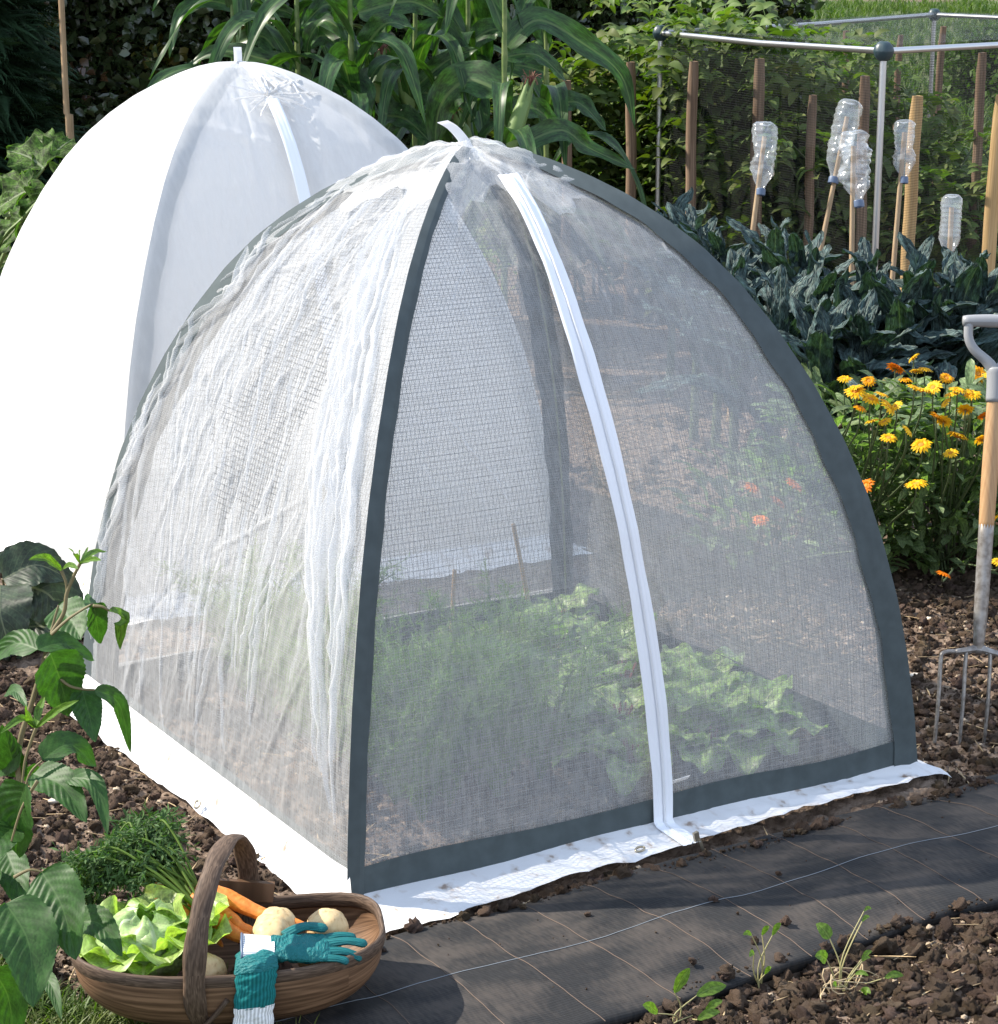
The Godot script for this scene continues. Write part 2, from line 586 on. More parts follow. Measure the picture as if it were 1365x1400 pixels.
class Dome:
	var S := 1.2
	var H := 1.161
	var lean := Vector3.ZERO
	var tab_r := PackedFloat32Array()
	var tab_h := PackedFloat32Array()
	var L := 1.6
	func _init(s: float, h: float, l: Vector3, prof: Array) -> void:
		S = s; H = h; lean = l
		var d := [0.0]
		for k in range(1, prof.size()):
			d.append(d[k - 1] + Vector2((prof[k][0] - prof[k - 1][0]) * S * 0.7071, (prof[k][1] - prof[k - 1][1]) / 1.161 * H).length())
		L = d[-1]
		var i := 0
		for k in 401:
			var t: float = k / 400.0 * L
			while i < prof.size() - 2 and d[i + 1] < t: i += 1
			var f: float = clampf((t - d[i]) / (d[i + 1] - d[i]), 0, 1)
			tab_r.append(lerpf(prof[i][0], prof[i + 1][0], f))
			tab_h.append(lerpf(prof[i][1], prof[i + 1][1], f) / 1.161 * H)
		for pass_ in 3:   # smooth
			for k in range(1, 400):
				tab_r[k] = (tab_r[k - 1] + tab_r[k] * 2 + tab_r[k + 1]) / 4
				tab_h[k] = (tab_h[k - 1] + tab_h[k] * 2 + tab_h[k + 1]) / 4
	func pole(k: int, t: float) -> Vector3:
		var q := clampf(t, 0, 1) * 400.0
		var i := mini(int(q), 399)
		var f := q - i
		var r := lerpf(tab_r[i], tab_r[i + 1], f)
		var c: Vector2 = CORN[k % 4]
		return Vector3(c.x * S / 2 * r, lerpf(tab_h[i], tab_h[i + 1], f), c.y * S / 2 * r) + lean * (1 - r)
	func panel(k: int, u: float, t: float) -> Vector3:
		return pole(k, t).lerp(pole(k + 1, t), u)
	func width(k: int, t: float) -> float:
		return pole(k, t).distance_to(pole(k + 1, t))
	func soft_normal(k: int, u: float, t: float) -> Vector3:   # turned towards the neighbour's at the poles, so that cloth closes round them
		var n := normal(k, u, t)
		var e := smoothstep(0.0, 0.05, minf(u, 1.0 - u))
		if e >= 1.0: return n
		var o := normal((k + 3) % 4, 1.0, t) if u < 0.5 else normal((k + 1) % 4, 0.0, t)
		return ((n + o) * 0.5).lerp(n, e).normalized()
	func normal(k: int, u: float, t: float) -> Vector3:
		var a := panel(k, u, t + 0.01) - panel(k, u, t - 0.01)
		var b := pole(k + 1, maxf(t, 0.02)) - pole(k, maxf(t, 0.02))
		return b.cross(a).normalized() * -1.0

func net_panel(d: Dome, k: int, step: float, step_x: float, r: float) -> ArrayMesh:
	var b := MB.new()
	var Y := 0.05
	while Y < d.L - 0.02:
		var t := Y / d.L
		var path := PackedVector3Array()
		for i in 17:
			var u := i / 16.0
			path.append(d.panel(k, u, t) - d.normal(k, u, t) * (0.012 * sin(PI * u) * 1.2 + 0.002 * sin(Y * 40 + u * 9)))
		b.tube(path, rr([r]), 3, false)
		Y += step * (1.0 + 0.08 * sin(Y * 60.0))
	var wmax := d.S / 2
	var X := -wmax + step_x
	while X < wmax:
		var path := PackedVector3Array()
		var t := 1.0
		while t > 0.03:
			var w := d.width(k, t)
			var x := X + 0.004 * sin(t * 12.0 + X * 7)
			if absf(x) > w / 2: break
			var u := x / w + 0.5
			path.append(d.panel(k, u, t) - d.normal(k, u, t) * (0.012 * sin(PI * u) * 1.2))
			t -= 0.02
		if path.size() > 2:
			b.tube(path, rr([r]), 3, false)
		X += step_x * (1.0 + 0.08 * sin(X * 70.0))
	return b.mesh()

func sleeve_mesh(d: Dome, k: int, w: float, off: float, outside := false, full := 1.0) -> ArrayMesh:   # webbing over pole k into panels k - 1 and k
	var b := MB.new()
	var prev := (k + 3) % 4
	b.grid(12, 90, func(q: float, t0: float):
		var t: float = lerpf(0.02, full, t0)
		var c := d.pole(k, t)
		var out := (d.normal(prev, 1, t) + d.normal(k, 0, t)).normalized()
		var wig := 1.0 + 0.07 * sin(t * 11.0 + k) + 0.06 * sin(t * 43.0 + k) + 0.03 * sin(t * 97.0)
		var ww := minf(w * wig, d.width(k, t) * 0.42)
		var wp := ww * (0.5 if outside and k == 0 else 1.0)
		var op := 0.0185 if outside and k == 1 else off   # the front panel's binding is sewn on outside
		var ok := 0.0185 if outside and k == 0 else (0.011 if outside and k == 3 else off)
		if q < 0.4:
			var s: float = (0.4 - q) / 0.4
			return d.panel(prev, 1.0 - s * wp / maxf(d.width(prev, t), 0.01), t) + d.normal(prev, 0.9, t) * (op + 0.004 * (1 - s))
		if q > 0.6:
			var s: float = (q - 0.6) / 0.4
			return d.panel(k, s * ww / maxf(d.width(k, t), 0.01), t) + d.normal(k, 0.1, t) * (ok + 0.004 * (1 - s))
		return c + out * (maxf(op, ok) + 0.006), func(q: float, t: float): return Vector2(q * 0.1, t * 1.6))
	return b.mesh()

func band_mesh(d: Dome, k: int, h: float) -> ArrayMesh:
	var b := MB.new()
	b.grid(50, 5, func(u: float, q: float):
		var t: float = 1.0 - h / d.L * (1.0 - q)
		return d.panel(k, u, t) + d.normal(k, u, t) * ((0.0175 if k == 0 and h > 0.06 else -0.004) - 0.002 * sin(u * 21.0 + k)) + Vector3(0, 0.003 + 0.004 * sin(u * 13.0 + k * 2), 0), func(u: float, q: float): return Vector2(u * 1.2, q * 0.06))
	return b.mesh()

# creases: [x0, y0, x1, y1, width, height] in metres on the panel (x across from its middle, y down from the top)
func creases(n: int, k: int, amp: float, sd: int, wide: float) -> Array:
	var r := RandomNumberGenerator.new()
	r.seed = sd * 31 + k
	var out := []
	for i in n:
		var y0 := r.randf_range(0.12, 1.35)
		var hw := 0.55 * minf(1.0, y0 / 0.9)
		var x0 := r.randf_range(-hw, hw)
		var ang := r.randfn(0.0, 0.42) - x0 * 0.5
		if r.randf() < 0.22: ang += r.randf_range(0.7, 1.3) * (1 if r.randf() < 0.5 else -1)
		var l := r.randf_range(0.08, 0.5)
		out.append([x0, y0, x0 + sin(ang) * l, y0 + cos(ang) * l, r.randf_range(0.004, 0.016) * wide, r.randf_range(0.4, 1.0) * amp * (1 if r.randf() < 0.75 else -1)])
	return out

func cover_panel(d: Dome, k: int, nu: int, nv: int, cr: Array, amp: float, base_off: float, bot: float, sag: float) -> MB:
	var fold := noise(1.0, 4, 70 + k)
	var fold2 := noise(1.0, 3, 90 + k)
	var disp := PackedFloat32Array()
	disp.resize((nu + 1) * (nv + 1))
	for c in cr:
		var p0 := Vector2(c[0], c[1])
		var dv := Vector2(c[2], c[3]) - p0
		var ll := dv.length_squared()
		var wd: float = c[4]
		var j0 := clampi(int((minf(c[1], c[3]) - wd * 3) / d.L / bot * nv), 0, nv)
		var j1 := clampi(int((maxf(c[1], c[3]) + wd * 3) / d.L / bot * nv) + 1, 0, nv)
		for j in range(j0, j1 + 1):
			var t := float(j) / nv * bot
			var W := maxf(d.width(k, t), 0.02)
			var i0 := clampi(int(((minf(c[0], c[2]) - wd * 3) / W + 0.5) * nu), 0, nu)
			var i1 := clampi(int(((maxf(c[0], c[2]) + wd * 3) / W + 0.5) * nu) + 1, 0, nu)
			for i in range(i0, i1 + 1):
				var p := Vector2((float(i) / nu - 0.5) * W, t * d.L)
				var s := clampf((p - p0).dot(dv) / ll, 0, 1)
				var e := p.distance_to(p0 + dv * s)
				if e < wd * 3:
					disp[j * (nu + 1) + i] += c[5] * exp(-e * e / (wd * wd)) * sin(PI * (0.08 + 0.84 * s))
	var b := MB.new()
	var at := [0]
	b.grid(nu, nv, func(u: float, q: float):
		var t: float = q * bot
		var W := maxf(d.width(k, t), 0.02)
		var x := (u - 0.5) * W
		var y := t * d.L
		var pin := sin(PI * clampf(u, 0, 1))
		var o := base_off + disp[at[0]] * (0.35 + 0.65 * pin)
		o += amp * (fold.get_noise_2d(x * 9.0, y * 1.6) * 0.9 + 0.45 * fold2.get_noise_2d(x * 34.0, y * 5.0) + 0.35 * fold2.get_noise_2d(x * 75.0 + 40.0, y * 34.0)) * (0.25 + 0.75 * pin)
		o *= 1.0 if u > 0.0 and u < 1.0 else 0.95
		o -= sag * pin * pin * sin(PI * clampf(q * 0.9 + 0.1, 0, 1))
		at[0] += 1
		return d.panel(k, u, t) + d.soft_normal(k, u, maxf(t, 0.012)) * o, func(u: float, q: float): return Vector2((u - 0.5) * d.width(k, q * bot), q * bot * d.L))
	return b

# a pinched pleat: cloth folded into a low arch along a line on the panel
func pleat(b: MB, d: Dome, k: int, pts: Array, w: float, h: float, off: float, sd: int) -> void:
	var n := noise(1.0, 2, sd)
	var len_ := 24
	var c3 := []
	for p in pts: c3.append(Vector3(p[0], p[1], 0))
	var line := curve(c3, len_)
	var start := b.v.size()
	for j in len_ + 1:
		var s := float(j) / len_
		var e := pow(sin(PI * (0.03 + 0.94 * s)), 0.6)
		for i in 6:
			var q := i / 5.0 * 2.0 - 1.0
			var x := line[j].x + 0.012 * n.get_noise_2d(line[j].y * 9.0, 3.0) + q * w * e * (1.0 + 0.5 * n.get_noise_2d(j * 0.7, 9.0))
			var t := clampf(line[j].y / d.L, 0.012, 0.999)
			var W := maxf(d.width(k, t), 0.02)
			var u := x / W + 0.5
			var lift := off + h * e * (1.0 - q * q) * (1.0 + 0.6 * n.get_noise_2d(j * 0.9, 2.0))
			b.pt(d.panel(k, u, t) + d.normal(k, clampf(u, 0, 1), t) * lift, Vector2(x, t * d.L))
	for j in len_:
		for i in 5:
			var a := start + j * 6 + i
			b.quad(a, a + 1, a + 7, a + 6)

func skirt_mesh(top: Callable, bot: Callable, n: int, sd: int) -> ArrayMesh:
	var nz := noise(2.2, 3, sd)
	var b := MB.new()
	b.grid(n, 8, func(u: float, q: float):
		var a: Vector3 = top.call(u)
		var e: Vector3 = bot.call(u)
		var p := a.lerp(e, q)
		p.y = lerpf(a.y, e.y, 1.0 - pow(1.0 - q, 1.6)) + (0.010 * q * nz.get_noise_2d(u * 5.0, q) + 0.006 * sin(q * PI) * nz.get_noise_2d(u * 16.0, 4.0))
		p.y = maxf(p.y, -0.004)
		var away := Vector3(e.x - a.x, 0, e.z - a.z).normalized()
		p += away * q * (0.010 * nz.get_noise_2d(u * 4.0, 7.0) + 0.005 * nz.get_noise_2d(u * 14.0, 9.0))
		return p, func(u: float, q: float): return Vector2(u * 1.2, q * 0.1))
	return b.mesh()

func ring_mesh(a: float, bb: float, r: float) -> ArrayMesh:   # an oval metal eyelet lying in xz
	var b := MB.new()
	b.grid(24, 8, func(u: float, v: float):
		var c := Vector3(cos(TAU * u) * a, 0, sin(TAU * u) * bb)
		return c + (c.normalized() * cos(TAU * v) + Vector3.UP * sin(TAU * v)) * r)
	return b.mesh()

func strap(path: Array, w: Vector3, n := 16) -> ArrayMesh:   # flat webbing with thickness along a path
	var p := curve(path, n)
	var b := MB.new()
	for sgn in [1.0, -1.0]:
		b.grid(1, n, func(u: float, q: float):
			var i := int(round(q * n))
			var dr := (p[mini(i + 1, n)] - p[maxi(i - 1, 0)]).normalized()
			return p[i] + w * (u - 0.5) * sgn + dr.cross(w).normalized() * 0.0012 * sgn)
	return b.mesh()

func make_front_cloche() -> void:
	var lean := Vector3(-0.014, 0, -0.009)
	var d := Dome.new(1.192, 1.142, lean, PROF)
	var T := thing("garden_cloche", "pop-up dome cloche of clear insect mesh with white zip, standing over beet plants", "cloche", Vector3(0.6, 0, -0.6), 0, "dome cloches in a row")
	for k in 4:
		part("net_panel", net_panel(d, k, 0.0122, 0.0098, 0.00042), M.net, T).set_meta("kind", "stuff")
		part("pole_sleeve", sleeve_mesh(d, k, [0.015, 0.044, 0.045, 0.06][k], -0.006, true), M.slv, T)
		part("base_band", band_mesh(d, k, 0.066), M.slv, T)
		var rod := MB.new()
		var rp := PackedVector3Array()
		for i in 60: rp.append(d.pole(k, 0.01 + i / 59.0 * 0.99) * 0.994)
		rod.tube(rp, rr([0.0045]), 6)
		part("rod", rod.mesh(), M.metal, T)
	# outer cover: front, right, back, left
	var bot := 0.972
	rng.seed = 71
	for k in 4:
		var n_cr: int = [34, 22, 14, 130][k]
		var amp: float = [0.003, 0.003, 0.003, 0.0045][k]
		var cr := creases(n_cr, k, [0.005, 0.005, 0.005, 0.007][k], 7, 1.0)
		var b := cover_panel(d, k, [150, 110, 80, 300][k], [210, 140, 110, 420][k], cr, amp, 0.012, bot, [0.015, 0.02, 0.02, 0.035][k])
		var off := 0.013
		if k == 3:   # left face: C is u = 0, A is u = 1; long loose pleats fall towards A
			for i in 36:
				var y0 := rnd(0.2, 0.9)
				var ya := y0 + rnd(0.3, 0.75)
				var near := rnd(0.02, 0.16)
				var pts := []
				for j in 5:
					var y := lerpf(y0, minf(ya, 1.52), j / 4.0)
					var W := d.width(3, y / d.L)
					pts.append([W * 0.5 - near * (0.35 + 0.65 * sin(y * 2.2)) - rnd(0, 0.02), y])
				pleat(b, d, k, pts, rnd(0.003, 0.011), rnd(0.006, 0.02), off + rnd(-0.006, 0.010), i + 3)
			for i in 64:
				var y0 := rnd(0.22, 1.25)
				var W := d.width(3, y0 / d.L)
				var x0 := rnd(-0.46, 0.36) * W
				var dx := rnd(-0.22, 0.12) if rnd() < 0.75 else rnd(-0.35, 0.35)
				var l := rnd(0.1, 0.5)
				var kink := rnd(-0.03, 0.03)
				pleat(b, d, k, [[x0, y0], [x0 + dx * l * 0.5 + kink, y0 + l * 0.45], [x0 + dx * l, minf(y0 + l, 1.5)]], rnd(0.0015, 0.0055), rnd(0.003, 0.010), off - 0.014 + rnd(0, 0.006), i + 40)
			for i in 20:   # bunching along the far pole C
				var y0 := rnd(0.25, 1.2)
				var W := d.width(3, y0 / d.L)
				var l := rnd(0.12, 0.3)
				pleat(b, d, k, [[-W * 0.5 + rnd(-0.004, 0.03), y0], [-W * 0.5 - 0.03 * l + rnd(0, 0.05), y0 + l * 0.5], [-d.width(3, (y0 + l) / d.L) * 0.5 + rnd(-0.01, 0.03), y0 + l]], rnd(0.003, 0.011), rnd(0.005, 0.016), off, i + 90)
		else:
			for i in [9, 3, 2][k]:
				var y0 := rnd(0.05, 0.34) if i % 2 == 0 else rnd(0.3, 1.1)
				var W := d.width(k, y0 / d.L)
				var x0 := rnd(-0.45, 0.45) * W
				var l := rnd(0.07, 0.24)
				var dx := rnd(-0.9, 0.9)
				pleat(b, d, k, [[x0, y0], [x0 + dx * l * 0.5 + rnd(-0.01, 0.01), y0 + l * 0.5], [x0 + dx * l * 0.8, y0 + l]], rnd(0.002, 0.005), rnd(0.002, 0.006), off - 0.004, i + 130 + k * 20)
		part("cover_panel", b.mesh(), M.cover, T)
	# gathered cloth at the crown
	var cw := MB.new()
	for i in 40:
		var a := TAU * i / 40.0 + rnd(-0.1, 0.1)
		var dir := Vector3(cos(a), 0, sin(a))
		var l := rnd(0.04, 0.13)
		var p0 := lean + Vector3(0, 1.150 + rnd(-0.002, 0.014), 0) + dir * 0.012
		var p2 := lean + Vector3(0, 1.148 - l * l * 1.9 + rnd(0.0, 0.010), 0) + dir * l
		var sidev := Vector3(-dir.z, 0, dir.x) * rnd(0.004, 0.012)
		var pm := p0.lerp(p2, 0.5) + Vector3(0, rnd(0.002, 0.009), 0) + sidev * rnd(-0.9, 0.9)
		cw.grid(4, 8, func(u: float, q: float):
			var p := p0.lerp(pm, q).lerp(pm.lerp(p2, q), q)
			return p + sidev * (u - 0.5) * 2.0 * sin(PI * (0.1 + 0.8 * q)) + Vector3(0, 0.006 * (1 - pow(u * 2 - 1, 2)) * sin(PI * q), 0), func(u: float, q: float): return Vector2(u * 0.05, q * l))
	var cn := noise(1.0, 3, 141)
	for layer in 1:
		cw.grid(120, 34, func(u: float, q: float):
			var a: float = u * 4.0
			var k := int(a) % 4
			var f := a - int(a)
			var t := 0.004 + q * (0.17 + 0.07 * cn.get_noise_2d(cos(u * TAU) * 2.0 + layer * 9.0, sin(u * TAU) * 2.0))
			var p := d.panel(k, f, t)
			var crumple := 0.016 * cn.get_noise_3d(p.x * 16.0, p.y * 16.0, p.z * 16.0) + 0.005 * absf(cn.get_noise_3d(p.x * 38.0, p.y * 38.0, p.z * 38.0))
			return p + d.soft_normal(k, f, maxf(t, 0.02)) * (lerpf(0.027, 0.008, q * q) + crumple * (1.0 - 0.5 * q)), func(u: float, q: float): return Vector2(u * 0.6, q * 0.25))
	part("crown_gather", cw.mesh(), M.cover, T)
	part("top_loop", strap([lean + Vector3(-0.002, 1.152, 0.01), lean + Vector3(-0.012, 1.176, 0.006), lean + Vector3(-0.03, 1.20, -0.004), lean + Vector3(-0.048, 1.212, -0.012)], Vector3(0.017, 0.004, 0.010)), M.tagwhite, T)
	# zip down the front: two tapes and a coil
	var zt := func(t: float): return 0.452 + 0.055 * smoothstep(0.1, 1.0, t) + 0.004 * sin(t * 9.0)
	var zb := MB.new()
	zb.grid(14, 110, func(u: float, q: float):
		var t: float = lerpf(0.135, 1.03, q)
		var over := maxf(0.0, t - 0.985) / 0.045
		t = minf(t, 0.985)
		var x: float = (u - 0.5) * (0.043 + 0.003 * sin(t * 17.0))
		var uu: float = zt.call(t) + x / d.width(0, t)
		var ridge := 0.0028 * absf(sin(u * PI * 4.0)) + 0.002 * sin(q * 55.0 + u * 2.0) * (u - 0.5)
		return d.panel(0, uu, t) + d.normal(0, uu, t) * (0.0265 + ridge + 0.003 * sin(t * 14.0)) + Vector3(0, -0.006 * over, 0.085 * over), func(u: float, q: float): return Vector2(u, q * 20.0))
	var zp := part("zip", zb.mesh(), M.zip, T)
	var cb := MB.new()
	var cp := PackedVector3Array()
	for i in 120:
		var t := lerpf(0.14, 1.028, i / 119.0)
		var ov := maxf(0.0, t - 0.985) / 0.045
		t = minf(t, 0.985)
		cp.append(Vector3(0, -0.006 * ov, 0.085 * ov) + d.panel(0, zt.call(t), t) + d.normal(0, 0.5, t) * (0.0305 + 0.0006 * (i % 2) + 0.003 * sin(t * 14.0)))
	cb.tube(cp, rr([0.0024]), 6)
	part("zip_coil", cb.mesh(), M.tagwhite, zp)
	var sl := MB.new()
	sl.box(Vector3(0, 0, 0), Vector3(0.005, 0, 0), Vector3(0, 0.008, 0), Vector3(0, 0, 0.003))
	sl.box(Vector3(0.004, -0.018, 0.004), Vector3(0.0028, 0.001, 0), Vector3(-0.001, 0.012, -0.001), Vector3(0, 0, 0.001))
	part("zip_slider", sl.mesh(), M.brass, zp, Transform3D(tilt(0, 0, 0.25), d.panel(0, zt.call(0.985), 0.985) + Vector3(0.010, 0.006, 0.112)))
	# white skirt: local frame is 0.6, -0.6 from the corner A
	var o := Vector3(0.6, 0, -0.6)
	var e0 := func(k: int, u: float):
		var t := 0.957
		if k == 0: t = 0.984 + 0.002 * sin(u * 9.0)
		if k == 1: t = 0.984
		return d.panel(k, u, t) + d.soft_normal(k, u, t) * 0.014
	var fz := [[-0.03, 0.136], [0.13, 0.132], [0.4, 0.1], [0.55, 0.104], [0.7, 0.088], [1.02, 0.064], [1.24, 0.06]]
	var fb := func(u: float):
		var x: float = lerpf(-0.035, 1.235, u)
		return Vector3(x, 0.010 + 0.006 * sin(u * PI), tab(fz, x)) - o
	var rb := func(u: float): return Vector3(1.245 + 0.03 * sin(u * 3.0), 0.004, lerpf(0.07, -1.24, u)) - o
	var bb := func(u: float): return Vector3(lerpf(1.25, -0.06, u), 0.004, -1.26) - o
	var lb := func(u: float): return Vector3(-0.068 + 0.02 * sin(u * 2.6), 0.004, lerpf(-1.26, 0.138, u)) - o
	var i := 0
	for f in [fb, rb, bb, lb]:
		var kk := i
		var sp := part("skirt", skirt_mesh(func(u: float): return e0.call(kk, u), f, 70, 101 + i), M.skirt, T)
		if i == 0:
			part("eyelet", ring_mesh(0.011, 0.005, 0.0022), M.brass, sp, Transform3D(tilt(0.3, 0.3), Vector3(0.515, 0.022, 0.088) - o))
		if i == 3:
			part("eyelet", ring_mesh(0.008, 0.005, 0.0022), M.brass, sp, Transform3D(tilt(0.9, 0.0, 0.6), Vector3(-0.052, 0.020, -0.50) - o))
		i += 1

func make_back_cloche() -> void:
	var d := Dome.new(1.2, 1.231, Vector3(-0.002, 0, 0), PROF)
	var T := thing("garden_cloche", "pop-up dome cloche under opaque white fleece, standing behind the clear mesh cloche", "cloche", Vector3(0.891, 0, -2.296), -0.015, "dome cloches in a row")
	for k in 4:
		part("pole_sleeve", sleeve_mesh(d, k, 0.045, -0.006), M.slv, T)
		part("base_band", band_mesh(d, k, 0.05), M.slv, T)
	rng.seed = 81
	for k in 4:
		var cr := creases([22, 10, 8, 34][k], k, [0.007, 0.005, 0.005, 0.004][k], 9, [1.0, 1.0, 1.0, 1.4][k])
		var b := cover_panel(d, k, 90, 120, cr, [0.003, 0.003, 0.003, 0.0025][k], 0.012, 0.975, 0.02)
		if k == 0:   # puckered star of cloth where the zip begins
			for j in 22:
				var a := TAU * j / 22.0 + rnd(-0.12, 0.12)
				var l := rnd(0.05, 0.15) * (1.0 if absf(sin(a)) < 0.7 else 0.7)
				var cx := -0.004
				var cy := 0.27
				pleat(b, d, 0, [[cx + cos(a) * 0.008, cy + sin(a) * 0.008], [cx + cos(a) * l * 0.5, cy + sin(a) * l * 0.5], [cx + cos(a) * l, cy + sin(a) * l]], rnd(0.002, 0.007), rnd(0.003, 0.009), 0.012, j + 300)
			for j in 8:
				var x0 := rnd(-0.02, 0.16)
				pleat(b, d, 0, [[x0 * 0.4, rnd(0.08, 0.14)], [x0 * 0.8, 0.2], [x0, rnd(0.24, 0.3)]], rnd(0.003, 0.006), 0.006, 0.012, j + 340)
		part("cover_panel", b.mesh(), M.fleece, T)
	var zb := MB.new()
	zb.grid(8, 60, func(u: float, q: float):
		var t: float = lerpf(0.185, 0.99, q)
		var uu: float = 0.49 + (u - 0.5) * 0.034 / d.width(0, t)
		return d.panel(0, uu, t) + d.normal(0, uu, t) * (0.022 + 0.002 * absf(sin(u * PI * 3.0))))
	part("zip", zb.mesh(), M.zip, T)
	part("top_loop", strap([Vector3(0, 1.235, 0), Vector3(0.0, 1.262, 0.0), Vector3(-0.001, 1.283, 0.0)], Vector3(0.018, 0, 0.010)), M.tagwhite, T)
	for k in 4:
		var c0: Vector2 = CORN[k]
		var c1: Vector2 = CORN[(k + 1) % 4]
		var kk := k
		part("skirt", skirt_mesh(func(u: float): return d.panel(kk, u, 0.968) + d.normal(kk, u, 0.968) * 0.013, func(u: float):
			var p := c0.lerp(c1, u) * 0.672
			return Vector3(p.x, 0.004, p.y), 60, 121 + k), M.skirt, T)

# ---------------------------------------------------------------- places, in metres
const RASP := [
	[[[-0.632,0.809,0.550],[-0.644,0.826,0.571],[-0.660,0.842,0.590]],0.006,1],
	[[[-0.632,0.809,0.550],[-0.640,0.826,0.574],[-0.649,0.840,0.598]],0.005,1],
	[[[-0.632,0.809,0.550],[-0.616,0.812,0.525],[-0.602,0.814,0.499]],0.005,1],
	[[[-0.632,0.809,0.550],[-0.607,0.814,0.530],[-0.584,0.808,0.512]],0.010,1],
	[[[-0.632,0.809,0.550],[-0.629,0.821,0.582],[-0.629,0.828,0.614]],0.009,1],
	[[[-0.645,0.796,0.522],[-0.669,0.817,0.535],[-0.695,0.823,0.551]],0.013,1],
	[[[-0.652,0.801,0.540],[-0.652,0.814,0.570],[-0.653,0.818,0.602]],0.010,1],
	[[[-0.631,0.769,0.587],[-0.621,0.740,0.567],[-0.611,0.706,0.550]],0.031,0],
	[[[-0.630,0.763,0.589],[-0.626,0.763,0.558],[-0.617,0.765,0.529]],0.013,0],
	[[[-0.623,0.766,0.617],[-0.602,0.749,0.600],[-0.599,0.705,0.582]],0.021,1],
	[[[-0.612,0.717,0.408],[-0.609,0.706,0.447],[-0.611,0.693,0.484]],0.055,0],
	[[[-0.692,0.722,0.600],[-0.677,0.682,0.587],[-0.664,0.631,0.576]],0.065,0],
	[[[-0.697,0.719,0.573],[-0.661,0.717,0.562],[-0.623,0.689,0.559]],0.036,0],
	[[[-0.694,0.716,0.564],[-0.708,0.714,0.522],[-0.732,0.682,0.484]],0.036,0],
	[[[-0.649,0.664,0.583],[-0.655,0.646,0.618],[-0.662,0.623,0.655]],0.037,0],
	[[[-0.643,0.670,0.609],[-0.611,0.645,0.602],[-0.597,0.578,0.597]],0.022,0],
	[[[-0.732,0.654,0.656],[-0.718,0.663,0.628],[-0.702,0.671,0.602]],0.012,1],
	[[[-0.732,0.654,0.656],[-0.718,0.682,0.690],[-0.705,0.703,0.726]],0.011,1],
	[[[-0.732,0.654,0.656],[-0.746,0.676,0.675],[-0.756,0.699,0.696]],0.012,1],
	[[[-0.732,0.654,0.656],[-0.754,0.672,0.671],[-0.784,0.667,0.688]],0.013,1],
	[[[-0.742,0.676,0.583],[-0.740,0.687,0.615],[-0.740,0.678,0.652]],0.017,0],
	[[[-0.700,0.582,0.576],[-0.661,0.590,0.563],[-0.628,0.555,0.561]],0.042,0],
	[[[-0.763,0.606,0.700],[-0.767,0.561,0.677],[-0.763,0.503,0.663]],0.061,0],
	[[[-0.730,0.588,0.628],[-0.712,0.585,0.675],[-0.702,0.555,0.723]],0.044,0],
	[[[-0.704,0.591,0.667],[-0.686,0.594,0.712],[-0.690,0.549,0.757]],0.024,0],
	[[[-0.724,0.556,0.546],[-0.734,0.593,0.562],[-0.746,0.636,0.576]],0.042,0],
	[[[-0.710,0.562,0.540],[-0.695,0.542,0.521],[-0.678,0.512,0.507]],0.026,0],
	[[[-0.760,0.510,0.731],[-0.754,0.484,0.775],[-0.757,0.439,0.821]],0.064,0],
	[[[-0.729,0.435,0.723],[-0.709,0.449,0.765],[-0.700,0.425,0.811]],0.039,0],
	[[[-0.811,0.493,0.753],[-0.803,0.462,0.801],[-0.816,0.407,0.843]],0.070,0],
	[[[-0.765,0.496,0.623],[-0.768,0.479,0.660],[-0.774,0.453,0.698]],0.041,0],
	[[[-0.840,0.431,0.778],[-0.820,0.391,0.768],[-0.811,0.326,0.759]],0.053,0],
	[[[-0.733,0.337,0.630],[-0.733,0.333,0.664],[-0.737,0.309,0.703]],0.019,0],
	[[[-0.788,0.492,0.671],[-0.789,0.464,0.644],[-0.788,0.423,0.623]],0.042,0],
	[[[-0.725,0.606,0.578],[-0.734,0.579,0.547],[-0.747,0.552,0.514]],0.038,0],
	[[[-0.768,0.544,0.667],[-0.793,0.539,0.687],[-0.819,0.518,0.712]],0.042,0]]
const RASP_STEM := [
	[[-0.632,0.809,0.550],[-0.641,0.793,0.549],[-0.650,0.774,0.549],[-0.656,0.752,0.552],[-0.672,0.727,0.550],[-0.684,0.696,0.552],[-0.697,0.662,0.554],[-0.707,0.637,0.556],[-0.719,0.607,0.557],[-0.726,0.573,0.563],[-0.731,0.523,0.576],[-0.747,0.447,0.589],[-0.773,0.278,0.623],[-0.805,0.058,0.669]],
	[[-0.652,0.801,0.540],[-0.649,0.788,0.546],[-0.650,0.774,0.549]],
	[[-0.675,0.730,0.559],[-0.654,0.749,0.566],[-0.628,0.766,0.577]],
	[[-0.635,0.769,0.596],[-0.626,0.768,0.602],[-0.619,0.763,0.607]],
	[[-0.691,0.709,0.580],[-0.688,0.713,0.581],[-0.686,0.716,0.581]],
	[[-0.647,0.703,0.476],[-0.640,0.723,0.474],[-0.634,0.738,0.473]],
	[[-0.690,0.702,0.571],[-0.671,0.677,0.590],[-0.656,0.671,0.601],[-0.643,0.670,0.609]],
	[[-0.723,0.644,0.629],[-0.731,0.627,0.629],[-0.740,0.603,0.630],[-0.748,0.566,0.636]],
	[[-0.748,0.606,0.697],[-0.767,0.576,0.694],[-0.782,0.540,0.696]],
	[[-0.742,0.538,0.612],[-0.728,0.579,0.608],[-0.713,0.596,0.613]],
	[[-0.776,0.488,0.679],[-0.760,0.496,0.686],[-0.748,0.494,0.694]],
	[[-0.748,0.494,0.694],[-0.735,0.467,0.710],[-0.729,0.435,0.723]],
	[[-0.801,0.460,0.733],[-0.803,0.476,0.727],[-0.802,0.480,0.726]]]
